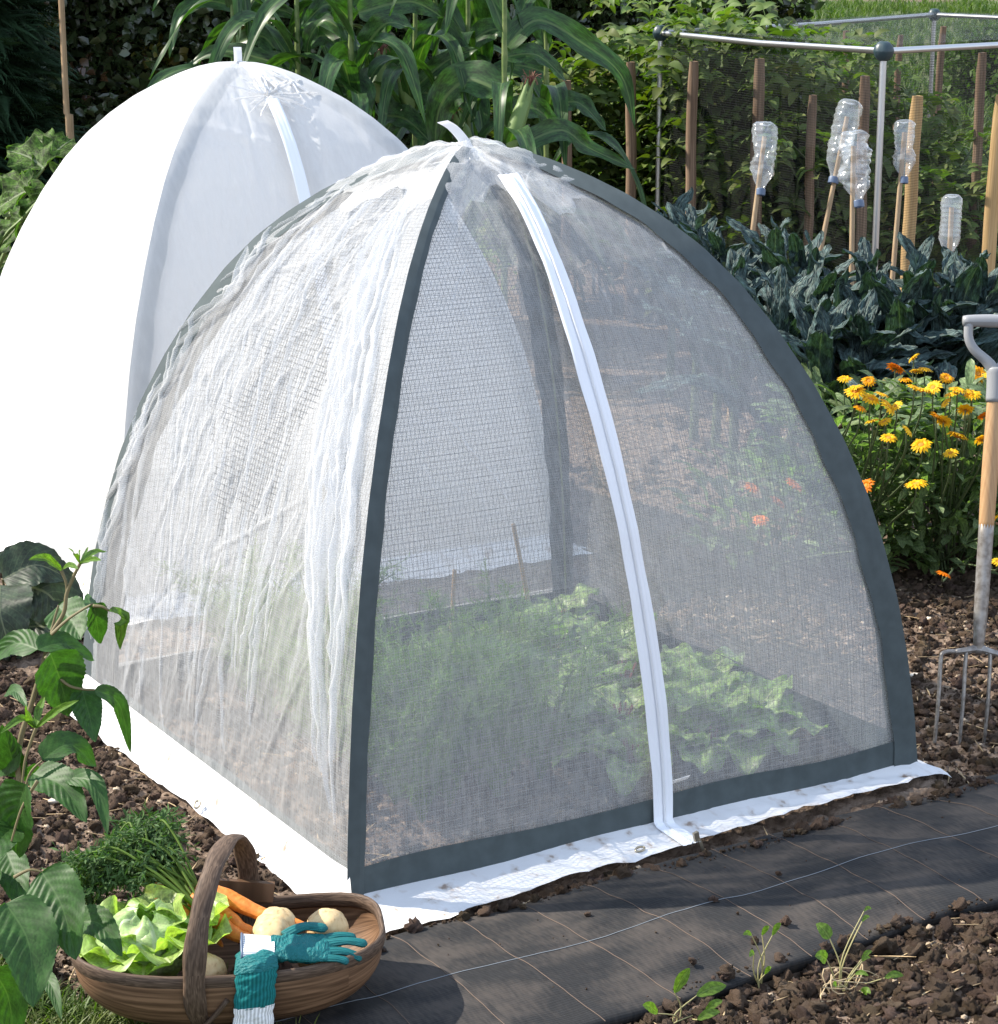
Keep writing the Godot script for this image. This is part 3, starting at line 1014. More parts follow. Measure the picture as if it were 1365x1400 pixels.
const CORN_AT := [[1.961,-4.678],[2.073,-4.373],[2.154,-4.087],[2.483,-4.244],[2.811,-4.401],[2.562,-3.721],[2.962,-4.072],[2.209,-4.884],[2.915,-4.812],[2.777,-5.014]]
const CORN_LEAF := [
	[0,[[2.060,1.295,-4.721],[1.921,1.344,-4.772],[1.798,1.297,-4.784],[1.726,1.141,-4.733]],0.047],
	[0,[[2.022,1.269,-4.737],[2.124,1.317,-4.663],[2.214,1.270,-4.569]],0.044],
	[7,[[2.219,1.412,-5.022],[2.195,1.261,-4.926],[2.183,1.116,-4.825]],0.085],
	[1,[[2.127,1.072,-4.373],[2.023,1.133,-4.493],[1.880,1.168,-4.629],[1.774,1.103,-4.713]],0.054],
	[1,[[2.179,1.379,-4.433],[2.110,1.223,-4.410],[2.048,1.084,-4.388]],0.027],
	[2,[[2.190,1.281,-4.156],[2.082,1.343,-4.136],[1.953,1.266,-4.088]],0.063],
	[2,[[2.212,1.311,-4.152],[2.379,1.351,-4.076],[2.480,1.295,-4.011]],0.068],
	[2,[[2.178,1.225,-4.146],[2.129,1.284,-4.250],[2.095,1.221,-4.308],[2.098,1.147,-4.341]],0.052],
	[2,[[2.178,1.123,-4.116],[2.127,1.125,-4.109],[2.144,1.036,-4.033],[2.150,0.928,-3.958]],0.115],
	[2,[[2.213,1.189,-4.114],[2.262,1.278,-4.027],[2.309,1.255,-3.908]],0.068],
	[3,[[2.479,1.014,-4.263],[2.596,1.131,-4.193],[2.692,1.179,-4.116]],0.054],
	[4,[[2.867,1.399,-4.505],[2.942,1.218,-4.537],[2.996,1.027,-4.579]],0.096],
	[5,[[2.595,1.198,-3.765],[2.734,1.287,-3.779],[2.891,1.209,-3.733],[3.033,1.089,-3.683],[3.083,0.900,-3.667]],0.072],
	[5,[[2.585,1.163,-3.760],[2.709,1.167,-3.739],[2.810,1.074,-3.702]],0.057],
	[5,[[2.566,0.846,-3.678],[2.755,0.908,-3.663],[2.873,0.842,-3.652],[3.048,0.759,-3.603]],0.062],
	[5,[[2.569,1.038,-3.733],[2.494,1.080,-3.860],[2.427,0.986,-3.943],[2.415,0.808,-3.967]],0.103],
	[4,[[2.840,1.012,-4.406],[2.764,1.063,-4.430],[2.629,0.926,-4.434]],0.073],
	[3,[[2.375,0.935,-4.302],[2.407,0.927,-4.158],[2.431,0.842,-3.995]],0.076],
	[3,[[2.479,1.014,-4.263],[2.556,1.012,-4.262],[2.612,0.951,-4.256]],0.071],
	[6,[[2.962,1.415,-4.211],[2.992,1.295,-4.174],[3.006,1.145,-4.138]],0.082],
	[6,[[2.980,1.082,-4.101],[2.852,1.111,-4.145],[2.707,1.038,-4.169]],0.060],
	[1,[[2.104,1.197,-4.424],[2.172,1.225,-4.308],[2.170,1.113,-4.193]],0.059],
	[2,[[2.164,1.053,-4.103],[2.056,1.059,-4.143],[2.001,0.980,-4.124]],0.058],
	[3,[[2.514,1.193,-4.295],[2.599,1.246,-4.253],[2.656,1.167,-4.189],[2.653,1.062,-4.153]],0.065],
	[9,[[2.800,1.075,-5.052],[2.865,1.135,-4.961],[2.901,1.052,-4.845]],0.072],
	[8,[[2.949,1.165,-4.868],[2.853,1.210,-4.877],[2.748,1.085,-4.840]],0.071],
	[6,[[2.962,0.949,-4.072],[3.058,0.976,-4.009],[3.132,0.871,-3.920]],0.060],
	[5,[[2.562,0.983,-3.721],[2.710,0.977,-3.738],[2.824,0.869,-3.746]],0.062],
	[3,[[2.483,0.956,-4.244],[2.432,0.928,-4.292],[2.381,0.821,-4.317]],0.071],
	[7,[[2.242,1.177,-4.938],[2.144,1.207,-4.941],[2.046,1.100,-4.903]],0.051],
	[9,[[2.826,1.277,-5.096],[2.741,1.336,-5.099],[2.628,1.251,-5.075]],0.072],
	[4,[[2.843,1.181,-4.454],[2.941,1.236,-4.398],[3.020,1.155,-4.312]],0.068],
	[8,[[2.927,0.994,-4.831],[2.981,1.025,-4.748],[3.003,0.915,-4.642],[2.972,0.778,-4.561]],0.083],
	[0,[[1.992,1.189,-4.731],[2.063,1.217,-4.636],[2.097,1.114,-4.525],[2.131,1.012,-4.414]],0.055]]
const CORN_EAR := [[5,[[2.545,0.849,-3.655],[2.581,0.948,-3.663],[2.636,1.065,-3.665]],0.055],[3,[[2.367,0.984,-4.286],[2.377,1.076,-4.307],[2.394,1.155,-4.320]],0.050],[3,[[2.461,0.958,-4.221],[2.454,1.010,-4.241],[2.442,1.058,-4.262]],0.050],[4,[[2.777,0.802,-4.345],[2.770,0.856,-4.365],[2.749,0.910,-4.395]],0.050]]
const STAKES := [[3.483,1.011,-4.740,0.0400],[3.782,1.080,-4.700,0.0420],[3.788,1.099,-4.280,0.0400],[3.988,1.113,-4.102,0.0420],[4.147,0.971,-3.964,0.0350],[4.336,1.045,-3.871,0.0420],[5.030,1.183,-4.819,0.0300],[4.896,1.127,-3.798,0.0380],[3.482,0.940,-5.082,0.0360],[5.474,1.199,-4.676,0.0320],[5.648,1.143,-5.157,0.0300],[5.026,1.004,-5.251,0.0300]]
const NEW_STAKES := [[3.935,1.018,-3.141,0.0450],[3.977,1.040,-2.760,0.0500]]
const BOTTLES := [[[3.048,0.745,-2.873],[3.092,0.968,-2.913],[2.999,0.584,-2.854]],[[3.393,0.763,-2.911],[3.477,1.026,-2.938],[3.322,0.522,-2.882]],[[3.191,0.729,-2.540],[3.203,0.955,-2.601],[3.102,0.241,-2.448]],[[3.531,0.773,-2.709],[3.559,0.968,-2.751],[3.468,0.519,-2.672]],[[3.211,0.599,-2.127],[3.245,0.787,-2.162],[3.186,0.438,-2.095]]]
const KALE := [[2.580,-2.466,0.74],[2.695,-2.341,0.78],[2.430,-1.820,0.72],[2.436,-1.650,0.62],[2.550,-1.588,0.67],[2.735,-1.740,0.73],[2.774,-1.612,0.67],[2.887,-1.648,0.73],[2.601,-2.610,0.78],[2.177,-1.662,0.67],[2.163,-1.472,0.62],[2.337,-1.498,0.55],[2.683,-1.565,0.57],[2.968,-1.692,0.57],[2.204,-1.880,0.74],[2.524,-1.701,0.77],[2.495,-1.987,0.80],[2.935,-3.214,0.72]]
const TOMATO := [[4.536,-4.599,1.10],[4.765,-4.532,1.10],[4.989,-4.361,0.90],[4.220,-4.728,1.20],[3.661,-5.309,1.00],[3.852,-5.221,1.10],[4.143,-5.192,1.15],[4.066,-4.625,1.20],[4.287,-4.464,1.20],[4.438,-4.328,0.80],[4.594,-4.162,0.72],[4.872,-4.136,0.70],[5.044,-3.952,0.75],[4.047,-5.275,0.90],[4.276,-5.036,0.95],[4.163,-4.513,1.00],[4.829,-3.807,0.60],[4.233,-4.178,0.80],[4.596,-4.011,0.65],[4.868,-6.116,1.30],[4.429,-4.934,1.30]]
const MARIGOLD := [[1.995,0.490,-1.166],[2.078,0.476,-1.172],[1.832,0.513,-0.934],[2.216,0.522,-1.162],[2.205,0.487,-1.219],[2.217,0.489,-1.152],[1.883,0.506,-0.901],[2.280,0.473,-1.110],[1.951,0.521,-0.864],[1.968,0.515,-0.852],[2.038,0.516,-0.811],[2.419,0.464,-1.143],[2.065,0.511,-0.792],[1.891,0.478,-0.888],[1.857,0.445,-0.898],[1.882,0.445,-0.883],[1.987,0.455,-0.823],[2.012,0.488,-0.818],[2.024,0.411,-0.788],[2.005,0.373,-0.787],[1.929,0.398,-0.805],[1.733,0.364,-0.853],[1.840,0.332,-0.718],[1.703,0.227,-0.710],[1.833,0.145,-0.607],[1.836,0.475,-0.920],[2.084,0.458,-0.765],[2.092,0.341,-0.725],[2.074,0.221,-0.701],[1.943,0.173,-0.548],[2.236,0.493,-1.142],[1.991,0.523,-0.841],[1.860,0.496,-0.912],[2.190,0.468,-1.162],[2.067,0.506,-0.790],[2.376,0.475,-1.051],[2.020,0.422,-0.696],[1.911,0.481,-0.877],[1.837,0.523,-0.934],[2.023,0.506,-0.816],[2.048,0.473,-0.791],[2.000,0.446,-0.812],[1.832,0.425,-0.811],[1.870,0.441,-0.793],[1.742,0.330,-0.777],[1.567,0.342,-0.826],[1.594,0.294,-1.013],[1.531,0.305,-0.837],[1.493,0.266,-0.848]]
const COURGETTE := [[[[1.248,0.755,-4.811],[1.224,0.790,-4.896],[1.175,0.811,-4.993]],0.188],[[[1.311,0.785,-4.902],[1.368,0.820,-4.938],[1.425,0.843,-4.971]],0.136],[[[1.158,0.688,-4.725],[1.126,0.657,-4.795],[1.067,0.599,-4.874]],0.199],[[[1.192,0.698,-4.587],[1.154,0.616,-4.646],[1.104,0.534,-4.712]],0.183],[[[1.222,0.729,-4.819],[1.189,0.698,-4.890],[1.140,0.719,-4.987]],0.214],[[[1.325,0.719,-4.874],[1.380,0.728,-4.904],[1.436,0.749,-4.937]],0.136],[[[1.089,0.597,-4.619],[1.065,0.540,-4.677],[1.016,0.469,-4.746]],0.183],[[[1.359,0.789,-4.995],[1.346,0.825,-5.074],[1.318,0.840,-5.155]],0.151]]
# handle etc

# ---------------------------------------------------------------- plants
func v3(a: Array) -> Vector3:
	return Vector3(a[0], a[1], a[2])

func pts(a: Array) -> Array:
	var o := []
	for p in a: o.append(v3(p))
	return o

# a leaf swept along a path; o: prof (table), fold, ruffle, rf, serr, teeth, corr, sides, slope, lobes
func leaf_path(b: MB, path_pts: Array, w: float, face: Vector3, ns: int, nc: int, o: Dictionary) -> void:
	var p := curve(path_pts, ns)
	var start := b.v.size()
	var prof: Array = o.prof
	var fold: float = o.get("fold", 0.25)
	var ruffle: float = o.get("ruffle", 0.0)
	var rf: float = o.get("rf", 4.0)
	var serr: float = o.get("serr", 0.0)
	var teeth: float = o.get("teeth", 14.0)
	var corr: float = o.get("corr", 0.0)
	var sides: float = o.get("sides", 9.0)
	var slope: float = o.get("slope", 0.3)
	var ph: float = o.get("phase", 0.0)
	var twist: float = o.get("twist", 0.0)
	var blister: FastNoiseLite = o.get("blister", null)
	var ba: float = o.get("blister_amp", 0.0)
	var lastx := Vector3.ZERO
	for j in ns + 1:
		var v := float(j) / ns
		var t := (p[mini(j + 1, ns)] - p[maxi(j - 1, 0)]).normalized()
		var x := t.cross(face)
		if x.length() < 0.15 and lastx != Vector3.ZERO: x = lastx
		x = (x - t * x.dot(t)).normalized()
		if lastx != Vector3.ZERO:
			x = (x + lastx * 1.2).normalized()
			if x.dot(lastx) < 0: x = -x
		lastx = x
		var xr := x.rotated(t, twist * v)
		var n := xr.cross(t)
		var half := w * 0.5 * tab(prof, v)
		for i in nc + 1:
			var q := float(i) / nc * 2.0 - 1.0
			var a := absf(q)
			var hw := half
			if serr > 0.0:
				var ft := fposmod(v * teeth, 1.0)
				hw *= 1.0 + serr * (ft - 0.5) * smoothstep(0.5, 1.0, a)
			var lift := a * hw * sin(fold)
			lift += ruffle * w * a * a * sin(v * rf * TAU + ph + (1.7 if q > 0 else 0.0))
			if corr != 0.0:
				var f := (v - a * slope) * sides
				lift += corr * w * (absf(f - roundf(f)) * 2.0 - 0.5) * minf(1.0, a * 4.0) * (1.0 - a * 0.5) * sin(PI * clampf(v, 0.04, 0.97))
			if blister:
				lift += ba * w * blister.get_noise_2d(q * half * 60.0 + ph * 9.0, v * 26.0)
			b.pt(p[j] + xr * q * hw * cos(fold) + n * lift, Vector2(q * 0.5 + 0.5, v))
	for j in ns:
		for i in nc:
			var k := start + j * (nc + 1) + i
			b.quad(k, k + 1, k + nc + 2, k + nc + 1)

# a loose leaf: base at the origin, growing along +z at elevation el and bending down by droop
func loose_leaf(l: float, w: float, el: float, droop: float, ns: int, nc: int, o: Dictionary, b: MB = null) -> MB:
	var m := b if b else MB.new()
	var p := []
	var at := Vector3.ZERO
	var n := 6
	p.append(at)
	for k in n:
		var a := el - droop * (k + 0.5) / n
		at += Vector3(0, sin(a), cos(a)) * l / n
		p.append(at)
	leaf_path(m, p, w, Vector3(0, 1, -0.3), ns, nc, o)
	return m

const OVATE := [[0, 0.02], [0.06, 0.5], [0.18, 0.86], [0.34, 1.0], [0.52, 0.9], [0.72, 0.6], [0.88, 0.28], [1, 0.01]]
const LANCE := [[0, 0.12], [0.15, 0.55], [0.45, 1.0], [0.7, 0.75], [0.9, 0.3], [1, 0.02]]
const STRAP := [[0, 0.18], [0.12, 0.55], [0.3, 0.9], [0.6, 1.0], [0.85, 0.8], [0.96, 0.4], [1, 0.05]]
const CORNP := [[0, 0.5], [0.08, 0.85], [0.3, 1.0], [0.6, 0.85], [0.85, 0.4], [1, 0.02]]
const STALKED := [[0, 0.10], [0.28, 0.10], [0.36, 0.45], [0.48, 0.9], [0.62, 1.0], [0.8, 0.8], [0.93, 0.4], [1, 0.05]]

func stem_tube(b: MB, p: Array, r0: float, r1: float, n := 10, sides := 6) -> void:
	b.tube(curve(p, n), taper(n + 1, r0, r1), sides)

func plant_materials() -> void:
	leaf_mat("rasp", Color.WHITE, lin(0.62, 0.85, 0.12), 0.5, 0.45, vein_tex(lin(0.045, 0.115, 0.026), lin(0.085, 0.17, 0.05), 9.0, 0.28, 0.22, 201, 0.03, 0.06))
	leaf_mat("rasp_young", Color.WHITE, lin(0.75, 0.9, 0.15), 0.5, 0.4, vein_tex(lin(0.11, 0.21, 0.035), lin(0.2, 0.28, 0.08), 8.0, 0.28, 0.4, 203, 0.05, 0.08))
	M.cane_stem = mat(lin(0.16, 0.13, 0.055), 0.6)
	leaf_mat("corn", Color.WHITE, lin(0.55, 0.8, 0.08), 0.42, 0.5, vein_tex(lin(0.042, 0.098, 0.03), lin(0.12, 0.19, 0.07), 0.001, 0.0, 0.45, 205, 0.10, 0.0001))
	M.corn_stalk = mat(Color.WHITE, 0.55)
	M.corn_stalk.albedo_texture = ramp_noise(128, 0.03, 3, 207, [lin(0.09, 0.15, 0.035), lin(0.17, 0.22, 0.07)], [0.2, 0.8])
	M.corn_stalk.uv1_triplanar = true
	M.corn_stalk.uv1_scale = Vector3(5, 5, 5)
	M.husk = mat(lin(0.14, 0.22, 0.06), 0.55)
	M.silk = mat(lin(0.20, 0.075, 0.05), 0.7)
	leaf_mat("kale", Color.WHITE, lin(0.2, 0.3, 0.08), 0.6, 0.4, vein_tex(lin(0.056, 0.090, 0.088), lin(0.15, 0.2, 0.16), 12.0, 0.2, 0.5, 209, 0.07, 0.05))
	var kb := NoiseTexture2D.new()
	kb.width = 256; kb.height = 256; kb.seamless = true
	kb.noise = noise(0.045, 2, 210, FastNoiseLite.TYPE_CELLULAR)
	M.kale.heightmap_enabled = true
	M.kale.heightmap_texture = kb
	M.kale.heightmap_scale = 0.7
	leaf_mat("tomato", Color.WHITE, lin(0.55, 0.8, 0.1), 0.55, 0.4, null, true)
	M.tomato_stem = mat(lin(0.07, 0.10, 0.035), 0.7)
	M.fruit = mat(lin(0.17, 0.24, 0.06), 0.35)
	leaf_mat("hedge", Color.WHITE, lin(0.25, 0.45, 0.06), 0.27, 0.65, null, true)
	leaf_mat("conifer", Color.WHITE, lin(0.1, 0.2, 0.03), 0.7, 0.2, null, true)
	leaf_mat("grass", Color.WHITE, lin(0.6, 0.85, 0.12), 0.5, 0.4, null, true)
	leaf_mat("calend", Color.WHITE, lin(0.7, 0.95, 0.25), 0.5, 0.5, vein_tex(lin(0.19, 0.26, 0.12), lin(0.29, 0.36, 0.2), 5.0, 0.5, 0.4, 213, 0.05, 0.03), true)
	var pet := leaf_mat("petal", Color.WHITE, lin(0.9, 0.6, 0.05), 0.5, 0.3, null, true)
	pet.backlight = lin(0.7, 0.7, 0.7)
	M.disc = mat(lin(0.50, 0.20, 0.015), 0.8)
	M.disc_green = mat(lin(0.17, 0.16, 0.05), 0.8)
	leaf_mat("beet", Color.WHITE, lin(0.6, 0.85, 0.15), 0.42, 0.5, vein_tex(lin(0.25, 0.36, 0.12), lin(0.46, 0.5, 0.28), 7.0, 0.4, 0.5, 215, 0.05, 0.07))
	M.beet_stalk = mat(lin(0.20, 0.035, 0.04), 0.5)
	leaf_mat("feather", Color.WHITE, lin(0.5, 0.75, 0.1), 0.6, 0.3, null, true)
	leaf_mat("marrow", Color.WHITE, lin(0.6, 0.85, 0.15), 0.6, 0.3, vein_tex(lin(0.065, 0.12, 0.025), lin(0.28, 0.33, 0.2), 6.0, 0.6, 0.7, 217, 0.06, 0.12))
	leaf_mat("weed", Color.WHITE, lin(0.7, 0.9, 0.15), 0.5, 0.4, vein_tex(lin(0.15, 0.25, 0.04), lin(0.26, 0.34, 0.1), 5.0, 0.4, 0.3, 219, 0.05, 0.04))
	M.weed_stem = mat(lin(0.33, 0.30, 0.13), 0.6)
	leaf_mat("ribbed", Color.WHITE, lin(0.3, 0.5, 0.1), 0.5, 0.5, vein_tex(lin(0.035, 0.055, 0.030), lin(0.15, 0.17, 0.10), 11.0, 0.3, 0.4, 221, 0.04, 0.08))

func make_raspberry() -> void:
	var T := thing("raspberry_plant", "leafy raspberry cane with pleated green leaves in the left foreground", "plant", Vector3.ZERO)
	rng.seed = 301
	for a in RASP_STEM:
		var b := MB.new()
		var p := pts(a)
		stem_tube(b, p, 0.0022 if p.size() < 6 else 0.002, 0.0012 if p.size() < 6 else 0.0045, p.size() * 4, 7)
		part("stem", b.mesh(), M.cane_stem, T)
	for a in RASP:
		var young: bool = a[2] == 1
		var b := MB.new()
		var face := Vector3(-0.45 + rnd(-0.25, 0.25), 0.75, 0.75 + rnd(-0.3, 0.3))
		leaf_path(b, pts(a[0]), a[1] * 1.08, face, 40, 18, {"prof": OVATE if not young else LANCE, "fold": 0.22 if not young else 0.45, "ruffle": 0.03, "rf": 3.0, "serr": 0.10, "teeth": 20.0, "corr": 0.055 if not young else 0.04, "sides": 9.0, "slope": 0.28, "phase": rnd(0, 6)})
		part("leaf", b.mesh(), M.rasp_young if young else M.rasp, T)

func make_corn() -> void:
	rng.seed = 311
	var labels := ["corn plant farthest left, one leaf drooping beside the hedge", "corn stalk just right of the white cloche top", "corn plant with a pale broad bent leaf facing the sun", "corn plant carrying a red-silked cob, middle of the row", "slim corn plant left of the thick stalk, broad leaf hanging down", "thick corn stalk with an upright husked cob, above clear cloche top", "corn plant farthest right in the row, beside tomato stakes", "corn plant with an upright bright strap leaf behind white cloche", "corn stalk at the back, between red-silked cob and slim plant", "corn stalk at the back, behind the pale bent leaf"]
	for s in CORN_AT.size():
		var at := Vector3(CORN_AT[s][0], 0, CORN_AT[s][1])
		var T := thing("corn_plant", labels[s], "corn", at, 0, "sweetcorn behind the cloches")
		var h := rnd(1.9, 2.2)
		var p := PackedVector3Array()
		var r := PackedFloat32Array()
		var lx := rnd(-0.03, 0.03)
		for k in 45:
			var t := k / 44.0
			p.append(Vector3(lx * t * t, h * t, rnd(-0.002, 0.002)))
			r.append(lerpf(0.013, 0.006, t) * (1.25 if k % 7 == 3 else 1.0))
		var b := MB.new()
		b.tube(p, r, 8)
		part("stalk", b.mesh(), M.corn_stalk, T)
		for a in CORN_LEAF:
			if a[0] != s: continue
			var lp := pts(a[1])
			for k in lp.size(): lp[k] -= at
			var lb := MB.new()
			leaf_path(lb, lp, a[2] * 1.5, Vector3(-0.5 + rnd(-0.3, 0.3), 0.45, 0.9 + rnd(-0.2, 0.3)), 36, 8, {"prof": CORNP, "fold": 0.3, "ruffle": 0.08, "rf": rnd(2.5, 4.5), "phase": rnd(0, 6), "twist": rnd(-0.7, 0.7)})
			part("leaf", lb.mesh(), M.corn, T)
		for k in 11:   # leaves low on the stalk and round the back
			var y := rnd(0.45, 1.65)
			var a := rnd(0, TAU)
			var dir := Vector3(cos(a), 0, sin(a))
			var l := rnd(0.3, 0.55)
			var lb := MB.new()
			leaf_path(lb, [Vector3(0, y, 0), Vector3(0, y + 0.16, 0) + dir * l * 0.3, Vector3(0, y + 0.12, 0) + dir * l * 0.7, Vector3(0, y - 0.12, 0) + dir * l], rnd(0.06, 0.095), Vector3(0, 1, 0.2), 28, 6, {"prof": CORNP, "fold": 0.3, "ruffle": 0.08, "rf": 3.0, "phase": rnd(0, 6), "twist": rnd(-0.6, 0.6)})
			part("leaf", lb.mesh(), M.corn, T)
		for a in CORN_EAR:
			if a[0] != s: continue
			var ep := pts(a[1])
			for k in ep.size(): ep[k] -= at
			var eb := MB.new()
			var ec := curve(ep, 14)
			var er := PackedFloat32Array()
			for k in 15: er.append(a[2] * 0.5 * sin(PI * clampf(0.14 + 0.8 * k / 14.0, 0, 1)) + 0.003)
			eb.tube(ec, er, 10)
			for k in 5:
				leaf_path(eb, [ep[0], ep[1] + Vector3(cos(k * 1.3) * 0.022, 0, sin(k * 1.3) * 0.022), ep[2] + Vector3(cos(k * 1.3) * 0.02, 0.03, sin(k * 1.3) * 0.02)], 0.04, Vector3(cos(k * 1.3), 0.1, sin(k * 1.3)), 12, 4, {"prof": LANCE, "fold": -0.4})
			var cob := part("cob", eb.mesh(), M.husk, T)
			var sb := MB.new()
			for k in 40:
				var e := Vector3(rnd(-0.03, 0.03), rnd(-0.03, 0.045), rnd(-0.03, 0.03))
				sb.tube(curve([ep[2], ep[2] + Vector3(e.x * 0.5, 0.035, e.z * 0.5), ep[2] + e + Vector3(0, 0.02, 0)], 5), rr([0.0012]), 3, false)
			part("silk", sb.mesh(), M.silk, cob)

func make_kale() -> void:
	rng.seed = 321
	var bl := noise(1.0, 2, 322)
	var vars_ := []
	for k in 7:
		vars_.append(loose_leaf(0.46, 0.085, rnd(1.1, 1.4), rnd(0.9, 2.4), 26, 8, {"prof": STRAP, "fold": rnd(-0.55, -0.2), "ruffle": 0.06, "rf": 4.0, "phase": k * 1.7, "blister": bl, "blister_amp": 0.16, "twist": rnd(-0.4, 0.4)}).mesh())
	var words := ["left end of the bed beneath the cage post", "behind the left pair of canes", "in the middle of the bed below clustered bottles", "below the cluster of bottles, nearer the marigolds", "between two bottle canes", "behind the right-hand bottle cane", "beside the lowest bottle", "at the far right by the new timber stake", "left of the first bottle cane", "nearest the clear cloche edge", "in front, between cloche edge and marigolds", "directly behind the tallest marigolds", "above the marigolds at right", "behind the fork handle", "below the leftmost bottle", "at the back beneath clustered bottles", "at the back between the bottle canes", "half hidden by the cloche at far left of the bed"]
	for i in KALE.size():
		var a: Array = KALE[i]
		var T := thing("kale_plant", "dark blistered kale " + words[i], "kale", Vector3(a[0], 0, a[1]), rnd(0, TAU), "kale plants in the fruit cage")
		var b := MB.new()
		stem_tube(b, [Vector3.ZERO, Vector3(0.01, a[2] * 0.4, 0), Vector3(0, a[2] * 0.8, 0.01)], 0.016, 0.01, 8, 7)
		part("stem", b.mesh(), M.tomato_stem, T)
		var n := 16
		for k in n:
			var f := float(k) / n
			var sc := lerpf(1.05, 0.5, f) * rnd(0.85, 1.15)
			var up := lerpf(-0.3, -0.95, f)
			part("leaf", vars_[(k + i) % 7], M.kale, T, Transform3D(tilt(k * 2.4 + rnd(-0.3, 0.3), up + rnd(-0.15, 0.15)).scaled(Vector3.ONE * sc), Vector3(0, a[2] * lerpf(0.3, 0.7, f), 0)))

func sprig(n: int, l: float, lw: float, ll: float, sd: int, prof: Array, fold := 0.3) -> MB:   # a compound leaf: leaflets in pairs on a rib
	rng.seed = sd
	var b := MB.new()
	b.use_col = true
	var rib := curve([Vector3.ZERO, Vector3(0, l * 0.12, l * 0.5), Vector3(0, -l * 0.1, l)], 6)
	b.col = Color(0.8, 0.9, 0.7)
	b.tube(rib, rr([0.0022, 0.002, 0.0018, 0.0016, 0.0014, 0.0012, 0.001]), 3, false)
	for k in n:
		var t := 0.25 + 0.75 * (k / 2) / maxf(1.0, (n - 1) / 2)
		var p := rib[mini(int(t * 6), 6)]
		var side := (1.0 if k % 2 == 0 else -1.0) * (1.15 if k < n - 1 else 0.0)
		var d := Vector3(sin(side), rnd(-0.15, 0.3), cos(side)).normalized()
		var c := rnd(0.75, 1.2)
		b.col = Color(c * rnd(0.9, 1.25), c, c * 0.8)
		leaf_path(b, [p, p + d * ll * 0.5 + Vector3(0, ll * 0.07, 0), p + d * ll + Vector3(0, -ll * rnd(0.05, 0.35), 0)], lw, Vector3(rnd(-0.3, 0.3), 1, rnd(-0.3, 0.3)), 5, 2, {"prof": prof, "fold": fold, "serr": 0.25, "teeth": 5.0})
	return b

func make_tomatoes() -> void:
	var sp := []
	for k in 4: sp.append(sprig(7, 0.2, 0.055, 0.085, 331 + k, OVATE).mesh())
	rng.seed = 340
	var fruit := MB.new()
	fruit.grid(12, 8, func(u: float, v: float): return Vector3(cos(TAU * u) * sin(PI * v) * 0.024, cos(PI * v) * 0.021 - 0.003 * exp(-v * 9.0), sin(TAU * u) * sin(PI * v) * 0.024))
	var fm := fruit.mesh()
	for i in TOMATO.size():
		var a: Array = TOMATO[i]
		var T := thing("tomato_plant", "bushy tomato plant tied to its wooden stake behind the kale, number %d of the back row from left" % (i + 1), "tomato plant", Vector3(a[0], 0, a[1]), 0, "tomato plants on stakes")
		T.set_meta("label", TOM_WORDS[i])
		var h: float = a[2]
		var b := MB.new()
		for s in 3:
			stem_tube(b, [Vector3(rnd(-0.05, 0.05), 0, rnd(-0.05, 0.05)), Vector3(rnd(-0.1, 0.1), h * 0.4, rnd(-0.1, 0.1)), Vector3(rnd(-0.14, 0.14), h * 0.75, rnd(-0.1, 0.1)), Vector3(rnd(-0.2, 0.2), h, rnd(-0.1, 0.1))], 0.008, 0.004, 10, 5)
		part("stem", b.mesh(), M.tomato_stem, T)
		var xs := [[], [], [], []]
		var cs := [PackedColorArray(), PackedColorArray(), PackedColorArray(), PackedColorArray()]
		for k in (130 if h > 0.86 else 80):
			var y := h * (0.12 + 0.92 * rnd())
			var rad := rnd(0.02, 0.2)
			var ang := rnd(0, TAU)
			var w := k % 4
			xs[w].append(Transform3D(tilt(PI / 2 - ang + rnd(-0.6, 0.6), rnd(-0.5, 0.7), rnd(-0.4, 0.4)).scaled(Vector3.ONE * rnd(0.6, 1.1)), Vector3(cos(ang) * rad, y, sin(ang) * rad * 0.8)))
			var t := rnd(0.55, 1.3)
			var yl := rnd(0.0, 1.0)
			cs[w].append(Color(0.16 * t, 0.235 * t, 0.075 * t).lerp(Color(0.16, 0.17, 0.04), 0.5 if yl > 0.9 else 0.0))
		for w in 4: multi("foliage", sp[w], M.tomato, xs[w], T, cs[w])
		for k in 6:
			var ang := rnd(0, TAU)
			part("tomato", fm, M.fruit, T, Transform3D(tilt(rnd(0, 6), rnd(-0.3, 0.3)).scaled(Vector3.ONE * rnd(0.7, 1.3)), Vector3(cos(ang) * 0.15, rnd(0.3, 0.85) * h, sin(ang) * 0.15)))

const TOM_WORDS := ["tomato plant between the leftmost bottle and its neighbour, behind", "tomato plant in the back row behind the highest bottle", "tomato plant in the back row right of cage post", "tomato plant in the back row left of leftmost bottle", "tomato plant leftmost in the back row, below the corn leaves", "tomato plant round the stake between corn and cage", "tomato plant at the stake just left of the cage corner", "tomato plant just inside the cage corner post", "tall tomato plant behind the leftmost bottle", "tomato plant between the leftmost bottle and clustered bottles", "tomato plant behind the clustered bottles", "tomato plant behind the pale new stake", "tomato plant at the right edge of the picture", "short tomato plant low behind the clear cloche shoulder", "short tomato plant just left of the leftmost bottle cane", "tomato plant at the foot of the leftmost bottle's stake", "short tomato plant above the lowest bottle", "low tomato plant left of the clustered bottle canes", "low tomato plant right of the cage's near post", "farthest tomato plant behind the cage's left corner", "farthest tomato plant behind the silver cage rail"]

